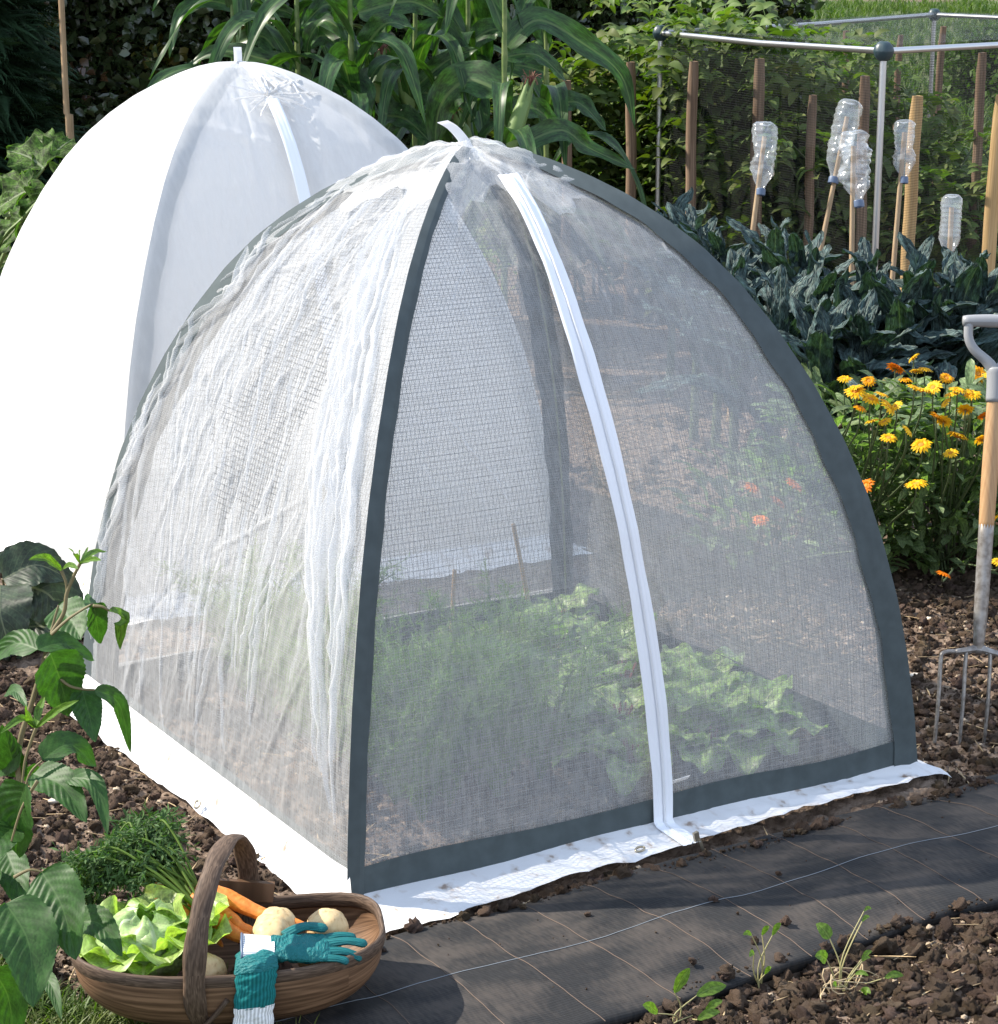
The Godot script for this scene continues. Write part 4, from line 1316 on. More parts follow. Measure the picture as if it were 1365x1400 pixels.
func leaf_cluster(n: int, size: float, lw: float, spread: float, sd: int, prof: Array, ns := 3) -> MB:
	rng.seed = sd
	var b := MB.new()
	b.use_col = true
	for k in n:
		var d := Vector3(rnd(-1, 1), rnd(-0.4, 1), rnd(-1, 1)).normalized()
		var p := Vector3(rnd(-1, 1), rnd(-1, 1), rnd(-1, 1)) * spread
		var l := size * rnd(0.7, 1.2)
		var c := rnd(0.65, 1.3)
		b.col = Color(c * rnd(0.9, 1.15), c, c * rnd(0.8, 1.0))
		leaf_path(b, [p, p + d * l * 0.5 + Vector3(0, l * 0.08, 0), p + d * l - Vector3(0, l * 0.1, 0)], lw, Vector3(rnd(-0.8, 0.8), 1, rnd(-0.8, 0.8)), ns, 2, {"prof": prof, "fold": rnd(0.1, 0.5)})
	return b

func make_backdrop() -> void:
	# clipped broadleaf hedge along the back, then a sunny rough bank on the right
	var cl := []
	for k in 4: cl.append(leaf_cluster(14, 0.075, 0.05, 0.10, 351 + k, OVATE).mesh())
	rng.seed = 360
	var H0 := Vector3(-0.4, 0, -9.2)
	var H1 := Vector3(8.0, 0, -9.0)
	var axis_ := (H1 - H0)
	var side := Vector3(axis_.z, 0, -axis_.x).normalized()
	var T := thing("hedge", "dark glossy-leaved hedge along the back of the garden", "hedge", H0)
	var xs := [[], [], [], []]
	var cs := [PackedColorArray(), PackedColorArray(), PackedColorArray(), PackedColorArray()]
	var hn := noise(0.7, 3, 361)
	for k in 21000:
		var s := rnd()
		var y := 0.05 + 2.5 * rnd()
		var dep := pow(rnd(), 1.7) * 0.7
		var p := axis_ * s + Vector3(0, y, 0) - side * (0.35 - dep + 0.28 * hn.get_noise_2d(s * 14.0, y * 1.5)) * -1.0
		var w := k % 4
		xs[w].append(Transform3D(tilt(rnd(0, TAU), rnd(-1, 1), rnd(-1, 1)).scaled(Vector3.ONE * rnd(0.7, 1.2)), p))
		var t := rnd(0.5, 1.4)
		var c := Color(0.058 * t, 0.082 * t, 0.034 * t)
		if hn.get_noise_2d(s * 60.0 + 40.0, y * 5.0) > 0.42: c = Color(0.11, 0.10, 0.02)
		if rnd() < 0.03: c = Color(0.075, 0.04, 0.02)
		cs[w].append(c)
	for w in 4: multi("foliage", cl[w], M.hedge, xs[w], T, cs[w])
	var tb := MB.new()
	for k in 46:
		var p := axis_ * (k + rnd(0.2, 0.8)) / 46.0 + side * rnd(-0.1, 0.1)
		stem_tube(tb, [p, p + Vector3(rnd(-0.1, 0.1), 0.8, rnd(-0.1, 0.1)), p + Vector3(rnd(-0.25, 0.25), 1.9, rnd(-0.15, 0.15))], 0.028, 0.008, 6, 5)
	part("stems", tb.mesh(), M.bark, T).set_meta("kind", "stuff")

	# soft dark conifer at the left
	var C := thing("conifer_tree", "soft dark green conifer at the top left corner", "tree", Vector3(1.33, 0, -6.42))
	var fb := MB.new()
	fb.use_col = true
	for k in 26:
		var t := k / 26.0
		var sd := 1.0 if k % 2 == 0 else -1.0
		fb.col = Color(1, 1, 1) * rnd(0.7, 1.3)
		leaf_path(fb, [Vector3(0, 0, t * 0.16), Vector3(sd * 0.02, 0.008, t * 0.16 + 0.02), Vector3(sd * 0.045 * (1.1 - t), -0.004, t * 0.16 + 0.05)], 0.009, Vector3(0, 1, 0), 3, 1, {"prof": LANCE, "fold": 0.0})
	var fm := fb.mesh()
	var cx := []
	var cc := PackedColorArray()
	for k in 5200:
		var y := 0.1 + 2.6 * rnd()
		var ang := rnd(0, TAU)
		var r := (0.62 - 0.12 * y) * pow(rnd(), 0.4) * (0.85 + 0.3 * hn.get_noise_2d(ang * 1.2, y * 2.2))
		cx.append(Transform3D(tilt(PI / 2 - ang + rnd(-0.5, 0.5), rnd(-0.2, 0.9), rnd(-0.6, 0.6)).scaled(Vector3.ONE * rnd(0.8, 1.4)), Vector3(cos(ang) * r, y, sin(ang) * r)))
		var t := rnd(0.6, 1.3)
		cc.append(Color(0.024 * t, 0.052 * t, 0.024 * t))
	multi("crown", fm, M.conifer, cx, C, cc)
	var ct := MB.new()
	stem_tube(ct, [Vector3.ZERO, Vector3(0.02, 1.2, 0), Vector3(0, 2.5, 0.02)], 0.06, 0.015, 8, 8)
	part("trunk", ct.mesh(), M.bark, C)

	# slim pole standing before the hedge
	var pb := MB.new()
	pb.tube(PackedVector3Array([Vector3.ZERO, Vector3(0, 0.9, 0), Vector3(-0.01, 0.905, 0), Vector3(-0.012, 2.4, 0.01)]), rr([0.016, 0.016, 0.012, 0.011]), 8)
	one("pole", pb.mesh(), M.bamboo, "slim pale pole standing upright before the hedge at left", "pole", Vector3(1.581, 0, -5.424))

	# sunny bank: rising rough grass beyond the cage
	var B0 := Vector3(6.2, 0, -9.6)
	var bk := MB.new()
	var bn := noise(0.6, 3, 371)
	var bank_pt := func(u: float, v: float):
		var p := Vector3(5.2, 0, -7.6) + Vector3(0.785, 0, 0.62) * u * 14.0 + Vector3(0.62, 0, -0.785) * v * 46.0
		p.y = 0.012 + 0.35 * smoothstep(0.0, 0.5, v) + bn.get_noise_2d(p.x, p.z) * 0.10 * smoothstep(0.0, 0.1, v)
		return p
	bk.grid(60, 40, func(u: float, v: float): return bank_pt.call(u, v), func(u: float, v: float): return Vector2(u * 10, v * 6))
	struct("grass_bank", bk.mesh(), M.bankearth)
	var tuft := MB.new()
	tuft.use_col = true
	rng.seed = 372
	for k in 12:
		var a := rnd(0, TAU)
		var l := rnd(0.10, 0.24)
		var d := Vector3(cos(a), 0, sin(a))
		var c := rnd(0.7, 1.3)
		tuft.col = Color(c * rnd(0.9, 1.2), c, c)
		leaf_path(tuft, [d * 0.015, d * l * 0.25 + Vector3(0, l * 0.6, 0), d * l * 0.7 + Vector3(0, l * 0.75, 0)], 0.010, Vector3(-d.z, 0.2, d.x).cross(Vector3.UP) + Vector3(0, 0.4, 0), 4, 1, {"prof": LANCE, "fold": 0.0})
	var gx := []
	var gc := PackedColorArray()
	for k in 16000:
		var p: Vector3 = bank_pt.call(rnd(), pow(rnd(), 2.0) * 0.9)
		gx.append(Transform3D(tilt(rnd(0, TAU)).scaled(Vector3.ONE * rnd(0.7, 1.4)), p))
		var t := rnd(0.7, 1.25)
		var m := bn.get_noise_2d(p.x * 2.0, p.z * 2.0)
		gc.append(Color(0.13 * t, 0.19 * t, 0.03 * t).lerp(Color(0.06, 0.12, 0.02), clampf(0.5 + m * 2.0, 0, 1)))
	tag(multi("bank_grass", tuft.mesh(), M.grass, gx, self, gc), "sunlit yellow-green rough grass on the bank at top right", "grass", "", "stuff")
	# bushes dotted on the bank
	for a in [[9.0, -11.0, 0.7, "leafy bush on the bank behind the cage's far corner"], [13.2, -12.0, 0.8, "leafy bush at the top right corner of the bank"], [8.4, -9.3, 0.7, "leafy bush where the hedge meets the sunny bank"]]:
		var U := thing("bush", a[3], "bush", Vector3(a[0], 0.1, a[1]), 0, "bushes on the bank")
		var bx := []
		var bc := PackedColorArray()
		for k in 900:
			var d: Vector3 = Vector3(rnd(-1, 1), rnd(-0.2, 1), rnd(-1, 1)).normalized() * pow(rnd(), 0.4) * a[2] * rnd(0.8, 1.1)
			bx.append(Transform3D(tilt(rnd(0, TAU), rnd(-1, 1), rnd(-1, 1)), d))
			var t := rnd(0.6, 1.3)
			bc.append(Color(0.08 * t, 0.14 * t, 0.025 * t))
		multi("foliage", cl[1], M.tomato, bx, U, bc)
		var sb := MB.new()
		for k in 6: stem_tube(sb, [Vector3(0, -0.4, 0), Vector3(rnd(-0.2, 0.2), 0.3, rnd(-0.2, 0.2)), Vector3(rnd(-0.5, 0.5), 0.7, rnd(-0.5, 0.5))], 0.02, 0.006, 5, 5)
		part("stem", sb.mesh(), M.bark, U)

func flower_mesh(sd: int, c0: Color) -> ArrayMesh:   # two rows of strap petals, facing +y
	rng.seed = sd
	var b := MB.new()
	b.use_col = true
	for row in 2:
		var n := 17 - row * 3
		for k in n:
			var a := TAU * k / n + rnd(-0.07, 0.07) + row * 0.2
			var d := Vector3(cos(a), 0, sin(a))
			var l := 0.028 * rnd(0.88, 1.08) * (1.0 - 0.18 * row)
			var c := rnd(0.85, 1.12)
			b.col = Color(c0.r * c, c0.g * c * rnd(0.92, 1.08), c0.b * c)
			var lift := 0.004 + row * 0.003
			leaf_path(b, [d * 0.005 + Vector3(0, 0.002, 0), d * l * 0.6 + Vector3(0, lift + 0.002, 0), d * l + Vector3(0, lift - rnd(0.0, 0.006), 0)], 0.0072, Vector3(0, 1, 0), 4, 2, {"prof": STRAP, "fold": 0.15})
	return b.mesh()

func make_calendula() -> void:
	var fms := []
	for k in 4: fms.append(flower_mesh(381 + k, [Color(0.88, 0.52, 0.015), Color(0.87, 0.40, 0.008), Color(0.9, 0.60, 0.03), Color(0.80, 0.22, 0.006)][k]))
	var disc := MB.new()
	disc.lathe(PackedVector2Array([Vector2(0.0, 0.006), Vector2(0.004, 0.0062), Vector2(0.008, 0.005), Vector2(0.0095, 0.001)]), 12)
	var dm := disc.mesh()
	var bud := MB.new()
	bud.lathe(PackedVector2Array([Vector2(0.001, -0.006), Vector2(0.007, -0.003), Vector2(0.010, 0.003), Vector2(0.007, 0.009), Vector2(0.001, 0.011)]), 10, Transform3D.IDENTITY, func(a: float, y: float): return 1.0 + 0.12 * sin(a * 9.0))
	var bm := bud.mesh()
	rng.seed = 390
	var leaf := []
	for k in 4:
		var lb := loose_leaf(0.085, 0.026, 0.7, rnd(0.6, 1.3), 8, 4, {"prof": STRAP, "fold": 0.25, "ruffle": 0.06, "rf": 2.0, "phase": k})
		lb.use_col = true
		leaf.append(lb.mesh())
	var plants := [[Vector3(2.06, 0, -1.18), "marigold bush with most open yellow flowers, beside the clear cloche"], [Vector3(2.25, 0, -1.05), "marigold bush to the left of the fork handle"], [Vector3(2.45, 0, -0.98), "marigold bush behind the fork handle at the right edge"], [Vector3(1.86, 0, -1.25), "orange marigolds seen through the clear cloche's right side"]]
	var nodes := []
	for a in plants:
		nodes.append(thing("marigold_plant", a[1], "marigold", a[0], 0, "pot marigolds beside the cloche"))
	for k in MARIGOLD.size():
		var p := v3(MARIGOLD[k])
		var best := 0
		for i in 4:
			if Vector2(p.x - plants[i][0].x, p.z - plants[i][0].z).length() < Vector2(p.x - plants[best][0].x, p.z - plants[best][0].z).length(): best = i
		if k >= 45: best = 3
		var N: Node3D = nodes[best]
		var q := p - N.position
		var b := MB.new()
		stem_tube(b, [Vector3(rnd(-0.05, 0.05), 0, rnd(-0.05, 0.05)), Vector3(q.x * 0.5 + rnd(-0.03, 0.03), q.y * 0.5, q.z * 0.5), Vector3(q.x * 0.95, q.y * 0.85, q.z * 0.95), q], 0.003, 0.0018, 10, 5)
		part("stem", b.mesh(), M.tomato_stem, N)
		var kind := 3 if k in [4, 24, 44, 26, 45, 46, 47, 48] else (1 if k in [1, 7, 11, 16, 25, 33] else (k % 2) * 2)
		var f := part("flower", fms[kind], M.petal, N, Transform3D(tilt(rnd(0, TAU), rnd(0.0, 0.95), rnd(-0.45, 0.45)).scaled(Vector3.ONE * rnd(0.6, 1.0)), q))
		part("disc", dm, M.disc, f)
	for i in 4:
		var N: Node3D = nodes[i]
		var hgt: float = [0.46, 0.47, 0.45, 0.3][i]
		for k in int([9, 9, 9, 4][i]):   # seed heads and buds
			var a := rnd(0, TAU)
			var r := rnd(0.05, 0.24)
			var q := Vector3(cos(a) * r, hgt * rnd(0.45, 1.0), sin(a) * r)
			var b := MB.new()
			stem_tube(b, [Vector3(q.x * 0.2, 0, q.z * 0.2), Vector3(q.x * 0.7, q.y * 0.6, q.z * 0.7), q], 0.003, 0.0018, 8, 5)
			part("stem", b.mesh(), M.tomato_stem, N)
			part("seed_head", bm, M.disc_green, N, Transform3D(tilt(rnd(0, 6), rnd(-0.6, 0.6)).scaled(Vector3.ONE * rnd(0.8, 1.4)), q))
		var xs := [[], [], [], []]
		var cs := [PackedColorArray(), PackedColorArray(), PackedColorArray(), PackedColorArray()]
		for k in int([620, 700, 650, 220][i]):
			var y := hgt * 0.92 * pow(rnd(), 0.9)
			var a := rnd(0, TAU)
			var r := 0.21 * sqrt(rnd()) * (0.8 + 0.35 * sin(y / hgt * PI))
			var w := k % 4
			xs[w].append(Transform3D(tilt(PI / 2 - a + rnd(-0.9, 0.9), rnd(-0.8, 0.4), rnd(-0.5, 0.5)).scaled(Vector3.ONE * rnd(0.6, 1.15)), Vector3(cos(a) * r, y + 0.01, sin(a) * r)))
			var t := rnd(0.6, 1.35)
			cs[w].append(Color(t, t, t))
		for w in 4: multi("foliage", leaf[w], M.calend, xs[w], N, cs[w])

func make_bed() -> void:   # what grows inside the clear cloche
	rng.seed = 401
	var bl := []
	for k in 6:
		bl.append(loose_leaf(rnd(0.19, 0.23), rnd(0.09, 0.115), rnd(1.0, 1.35), rnd(1.2, 2.0), 26, 10, {"prof": STALKED, "fold": rnd(-0.1, 0.35), "ruffle": 0.12, "rf": 3.2, "phase": k * 1.9, "corr": 0.05, "sides": 8.0, "slope": 0.35}).mesh())
	var row := [[1.08, -1.06], [0.98, -0.92], [1.07, -0.8], [1.0, -0.66], [1.08, -0.52], [0.99, -0.4], [1.02, -0.34], [1.0, -0.24], [0.78, -0.98], [0.74, -0.82], [0.8, -0.66], [0.84, -0.44], [0.86, -0.28], [0.9, -0.24], [0.7, -0.5], [0.96, -0.3], [0.74, -0.26]]
	for i in row.size():
		var T := thing("beet_plant", "beet plant with crinkled pale green leaves, %s" % BEET_WORDS[i], "beet", Vector3(row[i][0], 0, row[i][1]), rnd(0, TAU), "beet plants inside the clear cloche")
		var n := 9
		for k in n:
			var a := k * 2.4 + rnd(-0.3, 0.3)
			var sc := rnd(0.62, 0.95)
			var pitch := rnd(-0.25, 0.35)
			var L := part("leaf", bl[(k + i) % 6], M.beet, T, Transform3D(tilt(a, pitch).scaled(Vector3.ONE * sc), Vector3.ZERO))
		var sb := MB.new()
		for k in n:
			var a := k * 2.4
			stem_tube(sb, [Vector3.ZERO, Vector3(sin(a) * 0.008, 0.03, cos(a) * 0.008), Vector3(sin(a) * 0.02, 0.065, cos(a) * 0.02)], 0.0035, 0.002, 4, 5)
		part("stalks", sb.mesh(), M.beet_stalk, T)
	# feathery fennel-like tops
	var fv := []
	for k in 4: fv.append(feather_plant(411 + k, 0.31, 15, true))
	rng.seed = 420
	var fp := [[0.28, -0.26], [0.28, -0.36], [0.28, -0.5], [0.27, -0.64], [0.3, -0.76], [0.27, -0.88], [0.28, -1.0], [0.45, -0.28], [0.46, -0.36], [0.42, -0.58], [0.44, -0.98], [0.57, -0.32], [0.6, -0.52], [0.36, -0.3], [0.37, -0.46]]
	for i in fp.size():
		var T := thing("fennel_plant", "feathery green fennel, %s" % FEN_WORDS[i], "fennel", Vector3(fp[i][0], 0, fp[i][1]), rnd(0, TAU), "fennel inside the clear cloche")
		var s := rnd(0.95, 1.25)
		T.scale = Vector3(s, s * rnd(0.85, 1.1), s)
		part("foliage", fv[i % 4][0], M.feather, T)
		part("stem", fv[i % 4][1], M.weed, T)
	# two short canes and a label
	for a in [[Vector3(0.80, 0, -1.06), Vector3(0.83, 0.19, -1.09), "left of two short canes stuck in soil inside the cloche"], [Vector3(1.02, 0, -1.05), Vector3(0.97, 0.28, -1.07), "right and taller of two short canes inside the cloche"]]:
		var b := MB.new()
		b.tube(PackedVector3Array([Vector3.ZERO, (a[1] - a[0]) * 0.5, a[1] - a[0]]), rr([0.0055, 0.005, 0.0048]), 7)
		one("garden_cane", b.mesh(), M.bamboo, a[2], "cane", a[0], "canes in the cloche")
	var lb := MB.new()
	lb.box(Vector3.ZERO, Vector3(0.021, 0.003, 0.003), Vector3(-0.0006, 0.0045, 0.004), Vector3(0, -0.0004, 0.0005))
	lb.box(Vector3(-0.024, -0.0035, 0.0), Vector3(0.006, 0.0012, 0.001), Vector3(-0.0006, 0.0032, 0.003), Vector3(0, -0.0003, 0.0005))
	one("plant_label", lb.mesh(), M.tagwhite, "small white plastic plant label tilted against the front band", "label", Vector3(0.676, 0.078, -0.025))

const BEET_WORDS := ["at the far back corner", "second along the far back", "third along the right row", "in the middle of the right row", "just past the middle of the right row", "left side of the right row near front", "close to the right net near front", "at the right front corner", "in the left row at the back", "in the left row behind the zip", "in the left row mid-bed", "right beside the zip, mid height", "just right of the zip", "nearest the front band right of zip", "seen just left of the zip", "tucked into the front right corner", "small one low beside the zip"]
const FEN_WORDS := ["nearest the front left corner", "second from the front left corner", "by the left net near the front", "by the left net in mid-bed", "left of the short canes", "by the left net towards the back", "at the back left", "with thick pale stem near the front band", "in the centre front", "in the centre of the bed", "back row beneath the left cane", "with thick stem, nearest the zip's foot", "just left of the zip, mid-bed", "closest of all to the front band, left half", "between the left net and the bed's centre"]

func feather_plant(sd: int, h: float, n: int, dense: bool) -> Array:
	rng.seed = sd
	var b := MB.new()
	b.use_col = true
	var s := MB.new()
	for k in n:
		var a := k * 2.4 + rnd(-0.3, 0.3)
		var d := Vector3(cos(a), 0, sin(a))
		var lean := rnd(0.05, 0.42)
		var l := h * rnd(0.75, 1.15)
		var c := curve([Vector3.ZERO, d * l * 0.14 + Vector3(0, l * 0.35, 0), d * l * (0.2 + lean * 0.3) + Vector3(0, l * 0.72, 0), d * l * (0.3 + lean * 0.75) + Vector3(0, l * (1.0 - lean * 0.4), 0)], 16)
		s.tube(c, taper(17, 0.003, 0.0007), 5)
		for j in 70:
			var t := 0.3 + 0.7 * rnd()
			var p := c[mini(int(t * 16), 16)]
			var e := Vector3(rnd(-1, 1), rnd(-0.5, 0.9), rnd(-1, 1)).normalized()
			var ll := 0.045 * rnd(0.5, 1.2) * (1.25 - t * 0.6)
			var q := p + e * ll
			var cc := rnd(0.7, 1.25)
			b.col = Color(0.19 * cc, 0.30 * cc, 0.085 * cc)
			for m in 4:
				var st := p.lerp(q, 0.2 + 0.2 * m)
				var e2 := (e + Vector3(rnd(-1, 1), rnd(-0.6, 1), rnd(-1, 1)) * 0.9).normalized()
				var w := e2.cross(Vector3(rnd(-1, 1), rnd(-1, 1), rnd(-1, 1))).normalized() * 0.0009
				var i0 := b.pt(st - w); b.pt(st + w); b.pt(st + e2 * ll * 0.55)
				b.tri(i0, i0 + 1, i0 + 2)
			var w2 := e.cross(Vector3(0.3, 1, 0.2)).normalized() * 0.0006
			var i1 := b.pt(p - w2); b.pt(p + w2); b.pt(q)
			b.tri(i1, i1 + 1, i1 + 2)
	return [b.mesh(), s.mesh()]

func make_small_plants() -> void:
	# courgette by the white cloche
	var T := thing("courgette_plant", "courgette plant with big mottled leaves at the left edge behind white cloche", "courgette plant", Vector3(0.9, 0, -4.9))
	rng.seed = 431
	for a in COURGETTE:
		var p := pts(a[0])
		for k in p.size(): p[k] -= T.position
		var b := MB.new()
		leaf_path(b, p, a[1], Vector3(-0.4, 0.8, 0.5 + rnd(-0.3, 0.3)), 26, 14, {"prof": [[0, 0.3], [0.1, 0.85], [0.35, 1.0], [0.6, 0.8], [0.85, 0.45], [1, 0.02]], "fold": 0.2, "ruffle": 0.08, "rf": 3.0, "serr": 0.45, "teeth": 4.5, "corr": 0.05, "sides": 6.0, "slope": 0.5, "phase": rnd(0, 6)})
		part("leaf", b.mesh(), M.marrow, T)
		var s := MB.new()
		stem_tube(s, [Vector3(rnd(-0.05, 0.05), 0, rnd(-0.05, 0.05)), p[0] * 0.6 + Vector3(0, 0.1, 0), p[0]], 0.009, 0.006, 8, 6)
		part("stem", s.mesh(), M.corn_stalk, T)
	for k in 12:
		var ang := rnd(0, TAU)
		var q := Vector3(cos(ang) * rnd(0.1, 0.4), rnd(0.2, 0.62), sin(ang) * 0.3)
		var b := MB.new()
		leaf_path(b, [q, q + Vector3(cos(ang) * 0.1, 0.03, sin(ang) * 0.1), q + Vector3(cos(ang) * 0.2, -0.04, sin(ang) * 0.2)], 0.2, Vector3(-0.3, 1, 0.3), 20, 10, {"prof": OVATE, "fold": 0.2, "ruffle": 0.08, "serr": 0.45, "teeth": 4.5, "corr": 0.05, "sides": 6.0, "slope": 0.5, "phase": rnd(0, 6)})
		part("leaf", b.mesh(), M.marrow, T)
	# dark ribbed clump at the left, between the cloches' edge and the path
	var D := thing("ribbed_leaf_plant", "plant with large dark ribbed leaves at left edge beside white cloche", "plant", Vector3(0.03, -0.06, -1.72))
	rng.seed = 441
	for a in [[Vector3(-0.02, 0.2, 0.06), Vector3(0.05, 0.17, 0.1), Vector3(0.10, 0.06, 0.12), 0.17], [Vector3(-0.04, 0.21, 0.05), Vector3(0.03, 0.24, 0.08), Vector3(0.10, 0.20, 0.10), 0.12], [Vector3(-0.05, 0.2, 0.06), Vector3(-0.08, 0.16, 0.14), Vector3(-0.06, 0.04, 0.17), 0.16], [Vector3(-0.06, 0.2, 0.0), Vector3(-0.14, 0.2, 0.05), Vector3(-0.2, 0.12, 0.1), 0.15], [Vector3(0, 0.18, 0.0), Vector3(0.06, 0.2, -0.06), Vector3(0.12, 0.14, -0.1), 0.14], [Vector3(-0.02, 0.1, 0.08), Vector3(0.04, 0.1, 0.13), Vector3(0.08, 0.02, 0.16), 0.13]]:
		var b := MB.new()
		leaf_path(b, [a[0], a[1], a[2]], a[3], Vector3(-0.3, 0.7, 0.8), 34, 18, {"prof": OVATE, "fold": 0.25, "ruffle": 0.03, "serr": 0.06, "teeth": 20.0, "corr": 0.06, "sides": 10.0, "slope": 0.3, "phase": rnd(0, 6)})
		part("leaf", b.mesh(), M.ribbed, D)
		var s := MB.new()
		stem_tube(s, [Vector3(0, 0, 0), Vector3(-0.02, 0.1, 0.02), a[0]], 0.005, 0.003, 6, 6)
		part("stem", s.mesh(), M.cane_stem, D)
	# weeds at the near edge of the membrane
	var defs := [["wiry weed seedling with round leaves at the membrane's near edge", Vector3(0.50, 0, 0.64), [[0.0, 0.085, -0.03, 0.03, 1], [-0.03, 0.07, 0.0, 0.028, 1], [0.03, 0.06, 0.01, 0.02, 0], [-0.035, 0.04, 0.03, 0.024, 0], [0.06, 0.03, 0.03, 0.03, 0], [0.045, 0.11, -0.01, 0.016, 0], [0.05, 0.125, -0.012, 0.014, 0], [0.0, 0.03, 0.05, 0.018, 1], [0.04, 0.05, 0.0, 0.016, 0], [0.01, 0.045, 0.02, 0.02, 0]]], ["small weed with pointed leaves standing over the membrane edge", Vector3(0.41, 0, 0.56), [[0.0, 0.09, 0.0, 0.022, 0], [-0.02, 0.095, 0.0, 0.02, 0], [0.02, 0.085, 0.0, 0.024, 0], [-0.022, 0.07, 0.01, 0.022, 0], [0.0, 0.03, 0.01, 0.02, 0]]], ["low bright green weed clump at the bottom edge of the membrane", Vector3(0.22, 0, 0.60), [[0.0, 0.055, 0.0, 0.045, 0], [-0.03, 0.03, 0.0, 0.04, 0], [0.04, 0.04, 0.0, 0.05, 0], [0.02, 0.02, 0.03, 0.035, 0], [-0.02, 0.015, 0.03, 0.035, 0], [0.045, 0.02, 0.015, 0.03, 0]]]]
	rng.seed = 451
	for d in defs:
		var W := thing("weed_seedling", d[0], "weed", d[1] + Vector3(0, ground_h(d[1].x, d[1].z), 0), 0, "weeds beside the membrane")
		for k in (6 if d[2].size() > 8 else 0):   # dry stalks
			var y := MB.new()
			stem_tube(y, [Vector3(rnd(-0.05, 0.08), 0, rnd(-0.02, 0.03)), Vector3(rnd(-0.05, 0.06), rnd(0.03, 0.05), rnd(-0.02, 0.02)), Vector3(rnd(-0.08, 0.1), rnd(0.01, 0.04), rnd(-0.02, 0.04)), Vector3(rnd(-0.11, 0.14), 0.0, rnd(0.0, 0.05))], 0.0012, 0.0008, 12, 5)
			part("dry_stem", y.mesh(), M.straw, W)
		for l in d[2]:
			var q := Vector3(l[0], l[1], l[2])
			var s := MB.new()
			stem_tube(s, [Vector3(rnd(-0.006, 0.006), -0.005, rnd(-0.006, 0.006)), Vector3(q.x * 0.3 + rnd(-0.015, 0.015), q.y * 0.5, q.z * 0.3), q], 0.0014, 0.0009, 9, 5)
			part("stem", s.mesh(), M.weed_stem, W)
			var b := MB.new()
			var dir := Vector3(q.x + rnd(-0.02, 0.02), rnd(0.0, 0.02), q.z * 0.5 + rnd(0, 0.01)).normalized()
			leaf_path(b, [q, q + dir * l[3] * 0.5 + Vector3(0, 0.004, 0), q + dir * l[3]], l[3] * (0.75 if l[4] == 1 else 0.42), Vector3(-0.2, 0.6, 0.8), 12, 6, {"prof": OVATE if l[4] == 1 else LANCE, "fold": 0.2, "ruffle": 0.03, "phase": rnd(0, 6)})
			part("leaf", b.mesh(), M.weed, W)

func make_lawn() -> void:
	var tuft := MB.new()
	tuft.use_col = true
	rng.seed = 461
	for k in 9:
		var a := rnd(0, TAU)
		var l := rnd(0.025, 0.06)
		var d := Vector3(cos(a), 0, sin(a))
		var o := Vector3(rnd(-0.012, 0.012), 0, rnd(-0.012, 0.012))
		var c := rnd(0.65, 1.35)
		tuft.col = Color(c * rnd(0.9, 1.3), c, c)
		leaf_path(tuft, [o, o + d * l * 0.25 + Vector3(0, l * 0.5, 0), o + d * l * rnd(0.5, 0.95) + Vector3(0, l * rnd(0.45, 0.9), 0)], 0.0026, d + Vector3(0, 0.5, 0), 4, 1, {"prof": LANCE, "fold": 0.0})
	var gx := []
	var gc := PackedColorArray()
	var pn := noise(5.0, 3, 462)
	for k in 7500:
		var x := rnd(-1.3, -0.2)
		var z := rnd(-0.12, 0.95)
		var e := -0.27 - 0.25 * clampf(0.12 - z, 0, 1) + 0.04 * pn.get_noise_2d(z, x)
		if x > e or (z < 0.08 and x > -0.52): continue
		gx.append(Transform3D(tilt(rnd(0, TAU), rnd(-0.2, 0.2), rnd(-0.2, 0.2)).scaled(Vector3.ONE * rnd(0.7, 1.25)), Vector3(x, ground_h(x, z), z)))
		var t := rnd(0.6, 1.3)
		var m := clampf(0.5 + pn.get_noise_2d(x, z) * 1.6, 0, 1)
		gc.append(Color(0.085 * t, 0.15 * t, 0.03 * t).lerp(Color(0.26 * t, 0.27 * t, 0.09 * t), m * 0.7))
	tag(multi("grass", tuft.mesh(), M.grass, gx, self, gc), "short sunlit lawn grass in the bottom left corner", "grass", "", "stuff")

